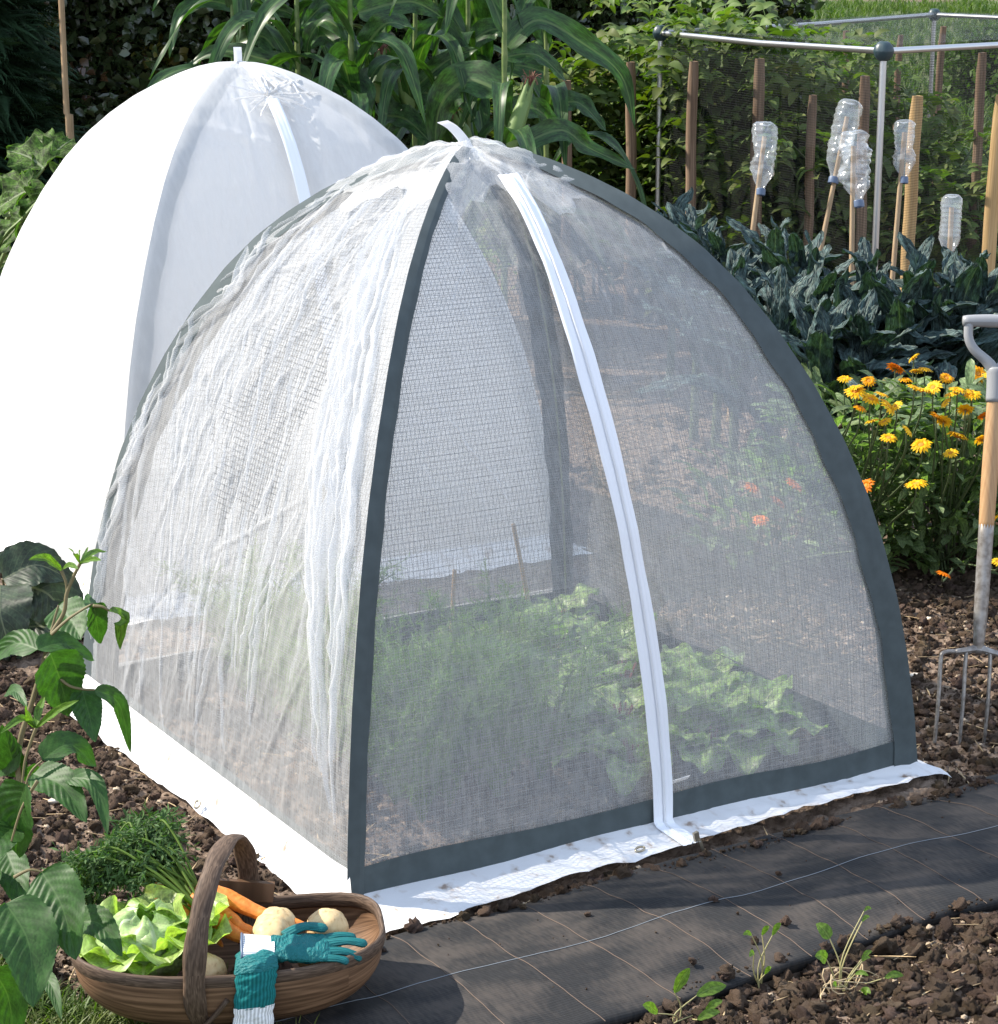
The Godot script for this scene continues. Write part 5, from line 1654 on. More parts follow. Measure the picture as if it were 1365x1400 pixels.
# ---------------------------------------------------------------- objects
func object_materials() -> void:
	var bk := mat(Color.WHITE, 0.85)
	bk.albedo_texture = ramp_noise(128, 0.05, 4, 501, [lin(0.03, 0.022, 0.016), lin(0.1, 0.075, 0.052)], [0.2, 0.8])
	bk.uv1_triplanar = true
	bk.uv1_scale = Vector3(4, 4, 4)
	M.bark = bk
	var sw := mat(Color.WHITE, 0.8, 0.3)
	sw.albedo_texture = wood_tex(lin(0.13, 0.085, 0.055), lin(0.30, 0.21, 0.145), 503)
	sw.uv1_triplanar = true
	sw.uv1_scale = Vector3(6, 0.9, 6)
	M.stakewood = sw
	var nw: StandardMaterial3D = sw.duplicate()
	nw.albedo_texture = wood_tex(lin(0.42, 0.27, 0.12), lin(0.58, 0.41, 0.21), 505)
	M.newwood = nw
	var bm := mat(Color.WHITE, 0.6)
	bm.albedo_texture = wood_tex(lin(0.26, 0.17, 0.09), lin(0.40, 0.29, 0.17), 507)
	bm.uv1_triplanar = true
	bm.uv1_scale = Vector3(8, 1.2, 8)
	M.bamboo = bm
	var be := mat(Color.WHITE, 0.9)
	be.albedo_texture = ramp_noise(256, 0.02, 4, 509, [lin(0.05, 0.06, 0.02), lin(0.11, 0.14, 0.03)], [0.2, 0.8])
	be.uv1_triplanar = true
	M.bankearth = be
	M.alu = mat(lin(0.56, 0.57, 0.58), 0.38)
	M.alu.metallic = 0.95
	M.ball = mat(lin(0.025, 0.05, 0.06), 0.4)
	# fine cage netting: dark threads carried in the alpha
	var nt := paint(64, 64, func(x: float, y: float):
		var on := int(x) % 16 < 3 or int(y) % 16 < 4
		return Color(1, 1, 1, 0.46 if on else 0.015), true)
	var nm := mat(lin(0.03, 0.033, 0.036), 0.5, 0.5)
	nm.transparency = BaseMaterial3D.TRANSPARENCY_ALPHA
	nm.albedo_texture = nt
	nm.uv1_scale = Vector3(28, 28, 1)
	M.cagenet = nm
	var pl := mat(Color(0.9, 0.93, 0.95, 0.16), 0.12, 0.6)
	pl.transparency = BaseMaterial3D.TRANSPARENCY_ALPHA
	M.plastic = pl
	M.cap = mat(lin(0.10, 0.14, 0.22), 0.4)
	# fork
	var fs := mat(Color.WHITE, 0.42, 0.5)
	fs.albedo_texture = ramp_noise(256, 0.03, 4, 511, [lin(0.13, 0.105, 0.085), lin(0.27, 0.25, 0.23), lin(0.40, 0.385, 0.365)], [0.15, 0.5, 0.9])
	fs.uv1_triplanar = true
	fs.uv1_scale = Vector3(6, 6, 6)
	fs.metallic = 0.5
	M.steel = fs
	M.greyplastic = mat(lin(0.27, 0.275, 0.28), 0.4)
	var hw := mat(Color.WHITE, 0.45, 0.5)
	hw.albedo_texture = wood_tex(lin(0.36, 0.20, 0.09), lin(0.50, 0.31, 0.15), 513)
	hw.uv1_triplanar = true
	hw.uv1_scale = Vector3(9, 1.2, 9)
	M.ash = hw
	# trug
	var tb := mat(Color.WHITE, 0.6, 0.4)
	tb.albedo_texture = wood_tex(lin(0.085, 0.045, 0.023), lin(0.24, 0.138, 0.077), 515)
	tb.uv1_scale = Vector3(1.0, 1.0, 1)
	M.trugboard = tb
	var tr := mat(Color.WHITE, 0.65, 0.4)
	tr.albedo_texture = wood_tex(lin(0.055, 0.034, 0.022), lin(0.15, 0.10, 0.068), 517)
	tr.uv1_scale = Vector3(1, 3, 1)
	M.trugrim = tr
	var cr := mat(Color.WHITE, 0.5, 0.4)
	cr.albedo_texture = ramp_noise(128, 0.03, 3, 519, [lin(0.60, 0.17, 0.03), lin(0.78, 0.28, 0.06)], [0.2, 0.8])
	cr.uv1_triplanar = true
	cr.uv1_scale = Vector3(20, 20, 20)
	cr.subsurf_scatter_enabled = true
	cr.subsurf_scatter_strength = 0.1
	M.carrot = cr
	var po := mat(Color.WHITE, 0.55, 0.4)
	po.albedo_texture = ramp_noise(256, 0.035, 5, 521, [lin(0.30, 0.17, 0.07), lin(0.60, 0.42, 0.21), lin(0.70, 0.53, 0.29)], [0.12, 0.34, 0.8])
	po.uv1_triplanar = true
	po.uv1_scale = Vector3(8, 8, 8)
	M.potato = po
	leaf_mat("lettuce", Color.WHITE, lin(0.8, 0.95, 0.25), 0.4, 0.5, vein_tex(lin(0.38, 0.52, 0.14), lin(0.66, 0.72, 0.42), 6.0, 0.5, 0.3, 523, 0.09, 0.07))
	leaf_mat("lettuce_heart", Color.WHITE, lin(0.8, 0.95, 0.4), 0.4, 0.5, vein_tex(lin(0.52, 0.66, 0.30), lin(0.72, 0.78, 0.55), 6.0, 0.5, 0.2, 525, 0.09, 0.07))
	M.teal = mat(lin(0.006, 0.135, 0.14), 0.6, 0.4)
	M.teal.heightmap_enabled = true
	M.teal.heightmap_texture = grey_noise(256, 0.06, 4, 527)
	M.teal.heightmap_scale = 0.25
	M.knit = mat(Color.WHITE, 0.9, 0.2)
	M.knit.albedo_texture = paint(64, 64, func(x: float, y: float):
		var k := 0.86 + 0.12 * sin(x / 64.0 * TAU * 8.0)
		return Color(k, k, k * 1.0))
	M.knit.uv1_scale = Vector3(4, 1, 1)
	M.knit_teal = mat(lin(0.02, 0.20, 0.20), 0.9, 0.2)
	M.knit_teal.albedo_texture = M.knit.albedo_texture
	M.knit_teal.uv1_scale = Vector3(4, 1, 1)

func post_mesh(h: float, w: float, sd: int) -> ArrayMesh:   # square sawn stake, slightly bowed, chamfered top
	var n := noise(1.3, 2, sd)
	var b := MB.new()
	var k := 14
	b.grid(8, k, func(u: float, v: float):
		var a := TAU * (u + 0.0625)
		var sq := 1.0 / maxf(absf(cos(a)), absf(sin(a)))
		var y := h * v
		var s := w * 0.5 * minf(sq, 1.32) * (1.0 if v < 0.99 else 0.82)
		return Vector3(cos(a) * s + n.get_noise_1d(y * 1.0) * 0.012, y, sin(a) * s + n.get_noise_1d(y * 1.0 + 50.0) * 0.012))
	var c := b.pt(Vector3(n.get_noise_1d(h) * 0.012, h + 0.002, n.get_noise_1d(h + 50.0) * 0.012))
	for s in 8:
		b.tri(c, k * 9 + s + 1, k * 9 + s)
	return b.mesh()

func make_stakes() -> void:
	var w1 := ["weathered wooden stake right of the thick corn stalk", "weathered wooden stake just left of the cage corner post", "weathered wooden stake just inside the cage's left corner post", "tall wooden stake behind the leftmost bottle", "thin wooden stake left of the clustered bottles", "wooden stake behind the clustered bottles", "thin far stake above the clustered bottles, under the cage rail", "wooden stake near the right edge behind the cage", "wooden stake under the corn leaves, left of the others", "thin far stake under the cage's far corner", "thin far stake right of the cage's near corner", "thin far stake right of the leftmost bottle's stake"]
	for i in STAKES.size():
		var a: Array = STAKES[i]
		one("wooden_stake", post_mesh(a[1], a[3], 530 + i), M.stakewood, w1[i], "stake", Vector3(a[0], 0, a[2]), "tomato stakes", tilt(i * 0.7))
	var w2 := ["pale new timber stake behind the bottle on the right", "pale new timber stake cut by the right edge of the picture"]
	for i in 2:
		var a: Array = NEW_STAKES[i]
		one("wooden_stake", post_mesh(a[1], a[3], 550 + i), M.newwood, w2[i], "stake", Vector3(a[0], 0, a[2]), "tomato stakes", tilt(0.6 + i * 0.2, 0.02, -0.02))
	var wb := ["clear crushed bottle upended on the leftmost cane", "clear bottle highest of the cluster of upended bottles", "clear rumpled bottle lowest in the cluster, nearest the cage post", "clear waisted bottle upended before the pale new stake", "clear ribbed bottle, lowest of all, above the kale at right"]
	for i in BOTTLES.size():
		var neck := v3(BOTTLES[i][0])
		var top := v3(BOTTLES[i][1])
		var low := v3(BOTTLES[i][2])
		var dir := (top - low).normalized()
		var foot := low - dir * (low.y / maxf(dir.y, 0.3))
		var cb := MB.new()
		var tip := neck + (top - neck) * 0.8 - foot
		cb.tube(PackedVector3Array([Vector3.ZERO, tip * 0.5, tip]), rr([0.010, 0.009, 0.008]), 7)
		one("garden_cane", cb.mesh(), M.bamboo, "brown cane holding the " + wb[i].replace("clear ", "").replace(" upended on the leftmost cane", " farthest left").replace(" upended", ""), "cane", foot, "canes holding bottles")
		var h := neck.distance_to(top)
		var r: float = h * [0.17, 0.16, 0.19, 0.18, 0.17][i]
		var n := noise(1.0, 3, 560 + i)
		var prof := PackedVector2Array()
		var body := [[0.0, 0.34], [0.05, 0.36], [0.09, 0.42], [0.2, 0.8], [0.3, 1.0], [0.42, 0.98], [0.52, [0.85, 0.9, 0.95, 0.78, 0.97][i]], [0.62, 0.97], [0.9, 1.0], [0.97, 0.9], [1.0, 0.7]]
		for k in 41:
			var t := k / 40.0
			var rib := 1.0 + 0.035 * sin(t * TAU * 13.0) * smoothstep(0.25, 0.35, t)
			prof.append(Vector2(tab(body, t) * r * rib, t * h))
		prof.append(Vector2(r * 0.3, h * 0.965))
		prof.append(Vector2(0.001, h * 0.955))
		var crush: float = [0.22, 0.12, 0.3, 0.14, 0.06][i]
		var bb := MB.new()
		bb.lathe(prof, 22, Transform3D.IDENTITY, func(a: float, y: float): return 1.0 + crush * n.get_noise_3d(cos(a) * 1.4, y * 16.0, sin(a) * 1.4) * 2.0 * smoothstep(0.1, 0.3, y / h))
		var T := thing("plastic_bottle", wb[i], "bottle", neck, 0, "bottles upended on canes")
		T.basis = look_basis(top - neck)
		part("bottle_body", bb.mesh(), M.plastic, T)
		var kb := MB.new()
		kb.lathe(PackedVector2Array([Vector2(r * 0.40, -0.012), Vector2(r * 0.42, -0.010), Vector2(r * 0.42, 0.008), Vector2(r * 0.36, 0.011)]), 16, Transform3D.IDENTITY, func(a: float, y: float): return 1.0 + 0.03 * sin(a * 16.0))
		part("neck_ring", kb.mesh(), M.cap, T)

func make_cage() -> void:
	var h := 1.2
	var Q := Vector3(3.47, 0, -2.77)
	var P := Vector3(3.86, 0, -4.61)
	var R := Vector3(6.79, 0, -6.19)
	var S := Vector3(6.62, 0, -3.83)
	var T := thing("fruit_cage", "aluminium tube fruit cage hung with fine dark netting at top right", "fruit cage", Q)
	var c := [Q, P, R, S]
	var up := Vector3(0, h, 0)
	for i in 4:
		var a: Vector3 = c[i] - Q
		var e: Vector3 = c[(i + 1) % 4] - Q
		var b := MB.new()
		b.tube(PackedVector3Array([a, a + up * 0.5, a + up]), rr([0.0115]), 10)
		part("upright", b.mesh(), M.alu, T)
		var rb := MB.new()
		rb.tube(PackedVector3Array([a + up, (a + e) * 0.5 + up - Vector3(0, 0.008, 0), e + up]), rr([0.0115]), 10)
		part("rail", rb.mesh(), M.alu, T)
		var kb := MB.new()
		kb.lathe(PackedVector2Array([Vector2(0.001, -0.034), Vector2(0.018, -0.031), Vector2(0.030, -0.018), Vector2(0.0345, -0.003), Vector2(0.0345, 0.003), Vector2(0.030, 0.018), Vector2(0.02, 0.029), Vector2(0.012, 0.032), Vector2(0.010, 0.028), Vector2(0.001, 0.027)]), 18, Transform3D(Basis.IDENTITY, a + up), func(g: float, y: float): return 1.0 + (0.06 if int(g / TAU * 18.0) % 3 == 0 else -0.03))
		part("connector", kb.mesh(), M.ball, T)
		var n := noise(1.5, 2, 580 + i)
		var nb := MB.new()
		var l := a.distance_to(e)
		var out := (e - a).cross(Vector3.UP).normalized()
		nb.grid(40, 24, func(u: float, v: float): return a.lerp(e, u) + up * (1.0 - v) * 1.0 + Vector3(0, 0.013 * (1.0 - v) + 0.004, 0) + out * (0.016 + 0.02 * v * n.get_noise_2d(u * l * 3.0, v)), func(u: float, v: float): return Vector2(u * l, v * h))
		part("side_net", nb.mesh(), M.cagenet, T)
	var tb := MB.new()
	tb.grid(24, 24, func(u: float, v: float): return (Q.lerp(P, u)).lerp(S.lerp(R, u), v) - Q + up + Vector3(0, 0.016 - 0.05 * sin(PI * u) * sin(PI * v), 0), func(u: float, v: float): return Vector2(u * 1.9, v * 3.3))
	part("top_net", tb.mesh(), M.cagenet, T)

func make_fork() -> void:
	# local: y up the shaft, x across the tines
	var T := thing("garden_fork", "garden fork with wooden shaft and grey D handle standing in soil at right", "fork", Vector3(1.425, 0, -0.085))
	var head := Vector3(1.452, 0.165, -0.090) - T.position
	var top := Vector3(1.572, 0.80, -0.207) - T.position
	var X := Vector3(0.853, 0, 0.521).normalized()
	var dir := (top - head).normalized()
	X = (X - dir * X.dot(dir)).normalized()
	var Z := X.cross(dir).normalized()
	var P := func(x: float, y: float, z: float): return head + X * x + dir * y + Z * z
	# four tines from a cross bar
	for i in 4:
		var x := -0.0735 + i * 0.049
		var b := MB.new()
		var yb := 0.0 if absf(x) > 0.05 else 0.004
		b.tube(curve([P.call(x * 0.55, 0.004, 0), P.call(x * 0.92, yb, 0), P.call(x, -0.018, 0.002), P.call(x, -0.10, 0.004), P.call(x, -0.20, -0.012), P.call(x * 0.99, -0.245, -0.03)], 24), rr([0.0058, 0.0058, 0.0058, 0.0055, 0.0055, 0.0054, 0.0053, 0.0052, 0.0052, 0.0051, 0.005, 0.005, 0.0049, 0.0048, 0.0048, 0.0047, 0.0046, 0.0045, 0.0044, 0.0042, 0.004, 0.0036, 0.0028, 0.0018, 0.0008]), 8, true, 0.8)
		part("tine", b.mesh(), M.steel, T)
	var nb := MB.new()
	nb.tube(curve([P.call(-0.045, 0.003, 0), P.call(-0.02, 0.008, 0), P.call(0, 0.012, 0), P.call(0.02, 0.008, 0), P.call(0.045, 0.003, 0)], 12), rr([0.006, 0.0062, 0.0066, 0.0072, 0.008, 0.0095, 0.0105, 0.0095, 0.008, 0.0072, 0.0066, 0.0062, 0.006]), 8)
	part("crossbar", nb.mesh(), M.steel, T)
	var L := head.distance_to(top)
	var sb := MB.new()
	sb.tube(curve([P.call(0, 0.004, 0), P.call(0, 0.05, 0), P.call(0, 0.12, 0), P.call(0, L * 0.395, 0)], 12), rr([0.009, 0.010, 0.011, 0.0118, 0.0124, 0.013, 0.0136, 0.014, 0.0143, 0.0146, 0.0148, 0.015, 0.015]), 14)
	part("socket", sb.mesh(), M.steel, T)
	var wb := MB.new()
	wb.tube(curve([P.call(0, L * 0.38, 0), P.call(0, L * 0.6, 0.001), P.call(0, L * 0.80, 0)], 12), rr([0.0146, 0.0152, 0.0156, 0.016, 0.0162, 0.0162, 0.016, 0.0158, 0.0154, 0.015, 0.0147, 0.0145, 0.0143]), 16)
	part("shaft", wb.mesh(), M.ash, T)
	var gb := MB.new()   # yoke: collar dividing into two arms
	gb.tube(curve([P.call(0, L * 0.765, 0), P.call(0, L * 0.83, 0), P.call(0, L * 0.87, 0)], 8), rr([0.0165, 0.017, 0.017, 0.0172, 0.0175, 0.018, 0.0185, 0.019, 0.017]), 16)
	for s in [-1.0, 1.0]:
		gb.tube(curve([P.call(0, L * 0.85, 0), P.call(s * 0.018, L * 0.885, 0), P.call(s * 0.046, L * 0.92, 0), P.call(s * 0.059, L * 0.955, 0), P.call(s * 0.060, L * 1.0, 0)], 14), rr([0.0135, 0.013, 0.0125, 0.0118, 0.011, 0.0105, 0.010, 0.0098, 0.0095, 0.0093, 0.0092, 0.0092, 0.0093, 0.0096, 0.0098]), 12)
	part("yoke", gb.mesh(), M.greyplastic, T)
	var hb := MB.new()
	hb.tube(curve([P.call(-0.072, L * 1.005, 0), P.call(-0.02, L * 1.01, 0), P.call(0.02, L * 1.01, 0), P.call(0.072, L * 1.005, 0)], 12), rr([0.010, 0.0115, 0.0122, 0.0126, 0.013, 0.013, 0.013, 0.013, 0.013, 0.0126, 0.0122, 0.0115, 0.010]), 14)
	part("grip", hb.mesh(), M.greyplastic, T)

func trug_pt(s: float, ph: float, o: float) -> Vector3:   # s along -1..1, ph across -pi/2..pi/2, o offset outwards
	var a := absf(s)
	var w := 0.1325 * pow(maxf(0.0, 1.0 - pow(a, 3.226)), 0.31)
	var d := 0.100 * pow(maxf(0.0, 1.0 - pow(a, 3.2)), 0.42)
	var rim := 0.106 + 0.018 * s * s
	return Vector3(s * 0.2345, rim - (d + o) * pow(maxf(cos(ph), 0.0), 0.75), (w + o) * sin(ph))

func make_trug() -> void:
	var at := Vector3(-0.314, 0, 0.224)
	var turn := -0.40
	var T := thing("trug_basket", "wooden trug basket full of vegetables on the grass in front", "basket", at, turn)
	# boards lapped like a boat
	var nb := 7
	for k in nb:
		var p0 := -PI / 2 + PI * k / nb
		var p1 := -PI / 2 + PI * (k + 1) / nb + 0.05
		var b := MB.new()
		var lap := 0.0022 * absf(k - 3.0)
		for sgn in [1.0, -1.0]:
			b.grid(34, 4, func(u: float, v: float):
				var s := sin(lerpf(-1.0, 1.0, u) * PI * 0.5)
				return trug_pt(s, lerpf(p0, p1, v if k < 3 else v), 0.0015 * sgn + lap + 0.002 * v * (1.0 if k < 3 else -1.0)), func(u: float, v: float): return Vector2(v * 0.3 + k * 0.37, u * 1.3))
		part("board", b.mesh(), M.trugboard, T)
	# rim hoop
	var rb := MB.new()
	var n := 72
	var ring := PackedVector3Array()
	for k in n + 1:
		var a := TAU * k / n
		var cs := cos(a)
		var sn := sin(a)
		var x := signf(cs) * pow(absf(cs), 0.62) * 0.236
		var z := signf(sn) * pow(absf(sn), 0.62) * 0.134
		ring.append(Vector3(x, 0.112 + 0.018 * pow(x / 0.236, 2), z))
	rb.grid(n, 8, func(u: float, v: float):
		var k := int(round(u * n)) % n
		var t := (ring[(k + 1) % n] - ring[(k + n - 1) % n]).normalized()
		var o := t.cross(Vector3.UP).normalized()
		var a := TAU * v
		return ring[k] + o * cos(a) * 0.0048 + Vector3(0, sin(a) * 0.0125, 0), func(u: float, v: float): return Vector2(v, u * 4.0))
	part("rim", rb.mesh(), M.trugrim, T)
	# handle hoop across the middle, carried down to the base
	var hb := MB.new()
	var hp := [Vector3(-0.01, 0.003, 0.0), Vector3(-0.03, 0.010, 0.07), Vector3(-0.05, 0.055, 0.13), Vector3(-0.055, 0.115, 0.145), Vector3(-0.048, 0.19, 0.132), Vector3(-0.03, 0.25, 0.09), Vector3(-0.008, 0.277, 0.025), Vector3(0.012, 0.270, -0.04), Vector3(0.028, 0.228, -0.10), Vector3(0.036, 0.16, -0.137), Vector3(0.036, 0.10, -0.142), Vector3(0.03, 0.045, -0.122), Vector3(0.012, 0.010, -0.07), Vector3(-0.01, 0.003, 0.0)]
	var hc := curve(hp, 80)
	hb.grid(8, 80, func(v: float, u: float):
		var k := int(round(u * 80))
		var t := (hc[mini(k + 1, 80)] - hc[maxi(k - 1, 0)]).normalized()
		var o := t.cross(Vector3(1, 0, 0)).normalized()
		var a := TAU * v
		var wv := 1.0 + 0.06 * sin(k * 0.9) + 0.05 * sin(k * 0.37)
		return hc[k] + Vector3(cos(a) * 0.0165 * wv, 0, 0) + o * sin(a) * 0.0058, func(v: float, u: float): return Vector2(v, u * 4.0))
	part("handle", hb.mesh(), M.trugrim, T)
	for s in [-1.0, 1.0]:   # diagonal straps nailed from the rim to the base
		for e in [-1.0, 1.0]:
			var b := MB.new()
			var c := curve([trug_pt(0.03 * e, s * PI * 0.47, 0.010), trug_pt(0.16 * e, s * PI * 0.36, 0.013), trug_pt(0.28 * e, s * PI * 0.22, 0.012)], 10)
			b.tube(c, rr([0.009]), 8, true, 0.45)
			part("brace", b.mesh(), M.trugrim, T)
	for e in [-1.0, 1.0]:
		var b := MB.new()
		b.box(Vector3(e * 0.09, 0.008, 0), Vector3(0.009, 0, 0), Vector3(0, 0.008, 0), Vector3(0, 0, 0.075))
		part("foot", b.mesh(), M.trugboard, T)
	# wedge where the handle meets the far rim
	var wb := MB.new()
	wb.box(Vector3(0.02, 0.143, -0.128), Vector3(0.055, -0.006, 0.004), Vector3(0.002, 0.016, 0.0), Vector3(0, 0, 0.005))
	part("wedge", wb.mesh(), M.trugboard, T)

	T.scale = Vector3.ONE * 0.95
	var B := Transform3D(tilt(turn).scaled(Vector3.ONE * 0.95), at - Vector3(0, 0.010, 0))
	make_vegetables(B)

func carrot_mesh(l: float, r: float, sd: int) -> ArrayMesh:
	var n := noise(1.0, 3, sd)
	var p := PackedVector3Array()
	var rad := PackedFloat32Array()
	for k in 61:
		var t := k / 60.0
		p.append(Vector3(l * t, 0.004 * n.get_noise_1d(t * 2.0), 0.008 * n.get_noise_1d(t * 2.0 + 20.0)))
		rad.append(r * (pow(1.0 - t, 0.42) * (0.55 + 0.45 * (1.0 - t)) * minf(1.0, 0.45 + t * 14.0)) * (1.0 + 0.03 * n.get_noise_1d(t * 60.0) - 0.03 * maxf(0.0, sin(t * 90.0 + n.get_noise_1d(t * 9.0) * 12.0) - 0.7)) + 0.0008)
	var b := MB.new()
	b.tube(p, rad, 14)
	return b.mesh()

func make_vegetables(B: Transform3D) -> void:
	rng.seed = 601
	# carrots lying with crowns to the left and tips to the right
	var cs := [[Vector3(-0.045, 0.184, -0.075), 0.225, 0.0175, -0.565, -0.17, "long orange carrot lying on top, tip towards the right potato"], [Vector3(-0.055, 0.170, -0.066), 0.18, 0.0165, -0.72, -0.20, "orange carrot just below the top one, behind the potato"], [Vector3(-0.03, 0.156, -0.02), 0.13, 0.016, -0.8, -0.15, "lowest orange carrot between lettuce and potato"], [Vector3(-0.118, 0.180, -0.090), 0.16, 0.019, -0.75, -0.35, "orange carrot whose pale crown shows left of the handle"]]
	for i in cs.size():
		var a: Array = cs[i]
		var T := thing("carrot", a[5], "carrot", B * a[0], 0, "carrots in the trug")
		T.basis = B.basis * tilt(a[3], 0, a[4])
		part("root", carrot_mesh(a[1], a[2], 610 + i), M.carrot, T)
		# leafy top thrown over the left rim
		var s := MB.new()
		var f := MB.new()
		f.use_col = true
		var inv := (T.transform).affine_inverse()
		for k in 9:
			var e := B * Vector3(-0.15 - rnd(0.0, 0.10), rnd(0.17, 0.25), rnd(-0.26, -0.12))
			var g := B * Vector3(-0.20 - rnd(0.0, 0.10), rnd(0.05, 0.18), rnd(-0.30, -0.06))
			if k % 3 == 0:
				e = B * Vector3(-0.10 - rnd(0, 0.04), rnd(0.19, 0.27), rnd(-0.20, -0.13))
				g = B * Vector3(-0.08 - rnd(0, 0.09), rnd(0.12, 0.24), rnd(-0.30, -0.2))
			var c := curve([Vector3(0.002, 0, 0), inv * ((B * a[0]).lerp(e, 0.5) + Vector3(0, 0.02, 0)), inv * e, inv * g], 22)
			s.tube(c, taper(23, 0.0028, 0.0009), 5)
			for j in 36:
				var t := int(lerpf(8, 22, rnd()))
				var p := c[t]
				var d := (inv.basis * Vector3(rnd(-1, 1), rnd(-1.0, 0.35), rnd(-1, 1))).normalized()
				var l := rnd(0.018, 0.042)
				var cc := rnd(0.65, 1.35)
				for m in 7:
					var q := p + d * l * (0.15 + 0.13 * m)
					var d2 := (d * 0.8 + Vector3(rnd(-1, 1), rnd(-1, 1), rnd(-1, 1)) * 0.7).normalized()
					f.col = Color(0.085 * cc, 0.15 * cc, 0.055 * cc) * rnd(0.8, 1.2)
					leaf_path(f, [q, q + d2 * 0.007, q + d2 * 0.014], 0.0042, Vector3(rnd(-1, 1), 1, rnd(-1, 1)), 2, 2, {"prof": [[0, 0.15], [0.5, 1.0], [1, 0.1]], "fold": 0.3})
		var tp := part("leafy_top", f.mesh(), M.feather, T)
		part("leaf_stalks", s.mesh(), M.weed, tp)
	# potatoes
	var ps := [[Vector3(0.150, 0.144, 0.018), Vector3(0.032, 0.031, 0.03), "round potato alone at the right end of the trug"], [Vector3(0.066, 0.146, 0.026), Vector3(0.043, 0.027, 0.03), "large oval potato in the middle, behind the teal glove"], [Vector3(0.076, 0.152, 0.004), Vector3(0.03, 0.024, 0.027), "potato behind the large oval one, touching the carrots"], [Vector3(-0.038, 0.118, 0.082), Vector3(0.034, 0.026, 0.028), "potato low beside the handle at the near rim"], [Vector3(0.13, 0.120, 0.055), Vector3(0.034, 0.026, 0.028), "potato peeping from under the teal glove's fingers"]]
	for i in ps.size():
		var n := noise(0.9, 3, 630 + i)
		var r: Vector3 = ps[i][1]
		var b := MB.new()
		b.grid(28, 18, func(u: float, v: float):
			var d := Vector3(cos(TAU * u) * sin(PI * v), cos(PI * v), sin(TAU * u) * sin(PI * v))
			return d * r * (1.0 + 0.10 * n.get_noise_3dv(d * 1.1) - 0.03 * maxf(0.0, n.get_noise_3dv(d * 4.0 + Vector3(9, 0, 0)) - 0.35) * 4.0))
		one("potato", b.mesh(), M.potato, ps[i][2], "potato", B * ps[i][0], "potatoes in the trug", tilt(i * 1.1, 0.2, 0.1 * i))
	# lettuce
	var LT := thing("lettuce", "pale green butterhead lettuce at the left end of the trug", "lettuce", B * Vector3(-0.125, 0.085, -0.005), -0.448)
	var hb := MB.new()
	var hn := noise(1.0, 3, 650)
	for k in 5:   # tight wrapped heart leaves
		var a := k * 1.3
		hb = MB.new()
		hb.grid(22, 16, func(u: float, v: float):
			var th := a + (u - 0.5) * 2.6
			var el := lerpf(-0.7, 1.35, v)
			var d := Vector3(cos(th) * cos(el), sin(el), sin(th) * cos(el))
			return d * (0.056 + 0.004 * k + 0.010 * hn.get_noise_3dv(d * 2.4 + Vector3(k, 0, 0)) + 0.006 * sin(u * 14.0) * v) * Vector3(1.1, 0.85, 1.0) + Vector3(0, 0.035, 0))
		part("heart_leaf", hb.mesh(), M.lettuce_heart, LT)
	for k in 13:   # loose outer leaves, cupped and frilled
		var a := k * 2.4
		var lb := loose_leaf(rnd(0.11, 0.14), rnd(0.10, 0.13), rnd(0.5, 1.1), rnd(0.2, 1.0), 22, 14, {"prof": [[0, 0.25], [0.2, 0.6], [0.5, 0.95], [0.75, 1.0], [0.92, 0.75], [1, 0.35]], "fold": 0.45, "ruffle": 0.09, "rf": 3.2, "phase": k, "corr": 0.03, "sides": 6.0, "slope": 0.5})
		part("outer_leaf", lb.mesh(), M.lettuce, LT, Transform3D(tilt(a, rnd(-0.2, 0.1)), Vector3(0, 0.0, 0)))
	var lb2 := loose_leaf(0.10, 0.11, 0.9, 0.6, 22, 14, {"prof": [[0, 0.25], [0.2, 0.6], [0.5, 0.95], [0.75, 1.0], [0.92, 0.75], [1, 0.35]], "fold": 0.45, "ruffle": 0.1, "rf": 3.0})
	part("outer_leaf", lb2.mesh(), M.lettuce, LT, Transform3D(tilt(1.5, -0.3), Vector3(0.06, 0.02, 0.0)))
	part("outer_leaf", lb2.mesh(), M.lettuce, LT, Transform3D(tilt(0.7, -0.1), Vector3(0.055, 0.01, 0.02)))

	# gloves: one lying along the near rim, one hanging over it
	var G := thing("gardening_glove", "teal dipped gardening glove with white cuff lying along the trug rim", "glove", B * Vector3(0.085, 0.152, 0.092), 0, "pair of gardening gloves")
	G.basis = B.basis * tilt(-0.03, 0.12, -0.06).scaled(Vector3.ONE * 0.87)
	glove(G, 0)
	var G2 := thing("gardening_glove", "teal gardening glove hanging over the trug rim, knitted cuff downwards", "glove", B * Vector3(0.046, 0.130, 0.122), 0, "pair of gardening gloves")
	G2.basis = B.basis * tilt(0.0, 0.0, 0.12).scaled(Vector3.ONE * 0.86)
	glove_hanging(G2)

func finger(b: MB, p: Array, r: float, flat := 0.62) -> void:
	var c := curve(p, 12)
	var rad := PackedFloat32Array()
	for k in 13:
		var t := k / 12.0
		rad.append(r * (1.0 if t < 0.8 else sqrt(maxf(0.0, 1.0 - pow((t - 0.8) / 0.205, 2)))) * (1.0 + 0.07 * sin(t * 9.0)))
	b.tube(c, rad, 10, true, flat)

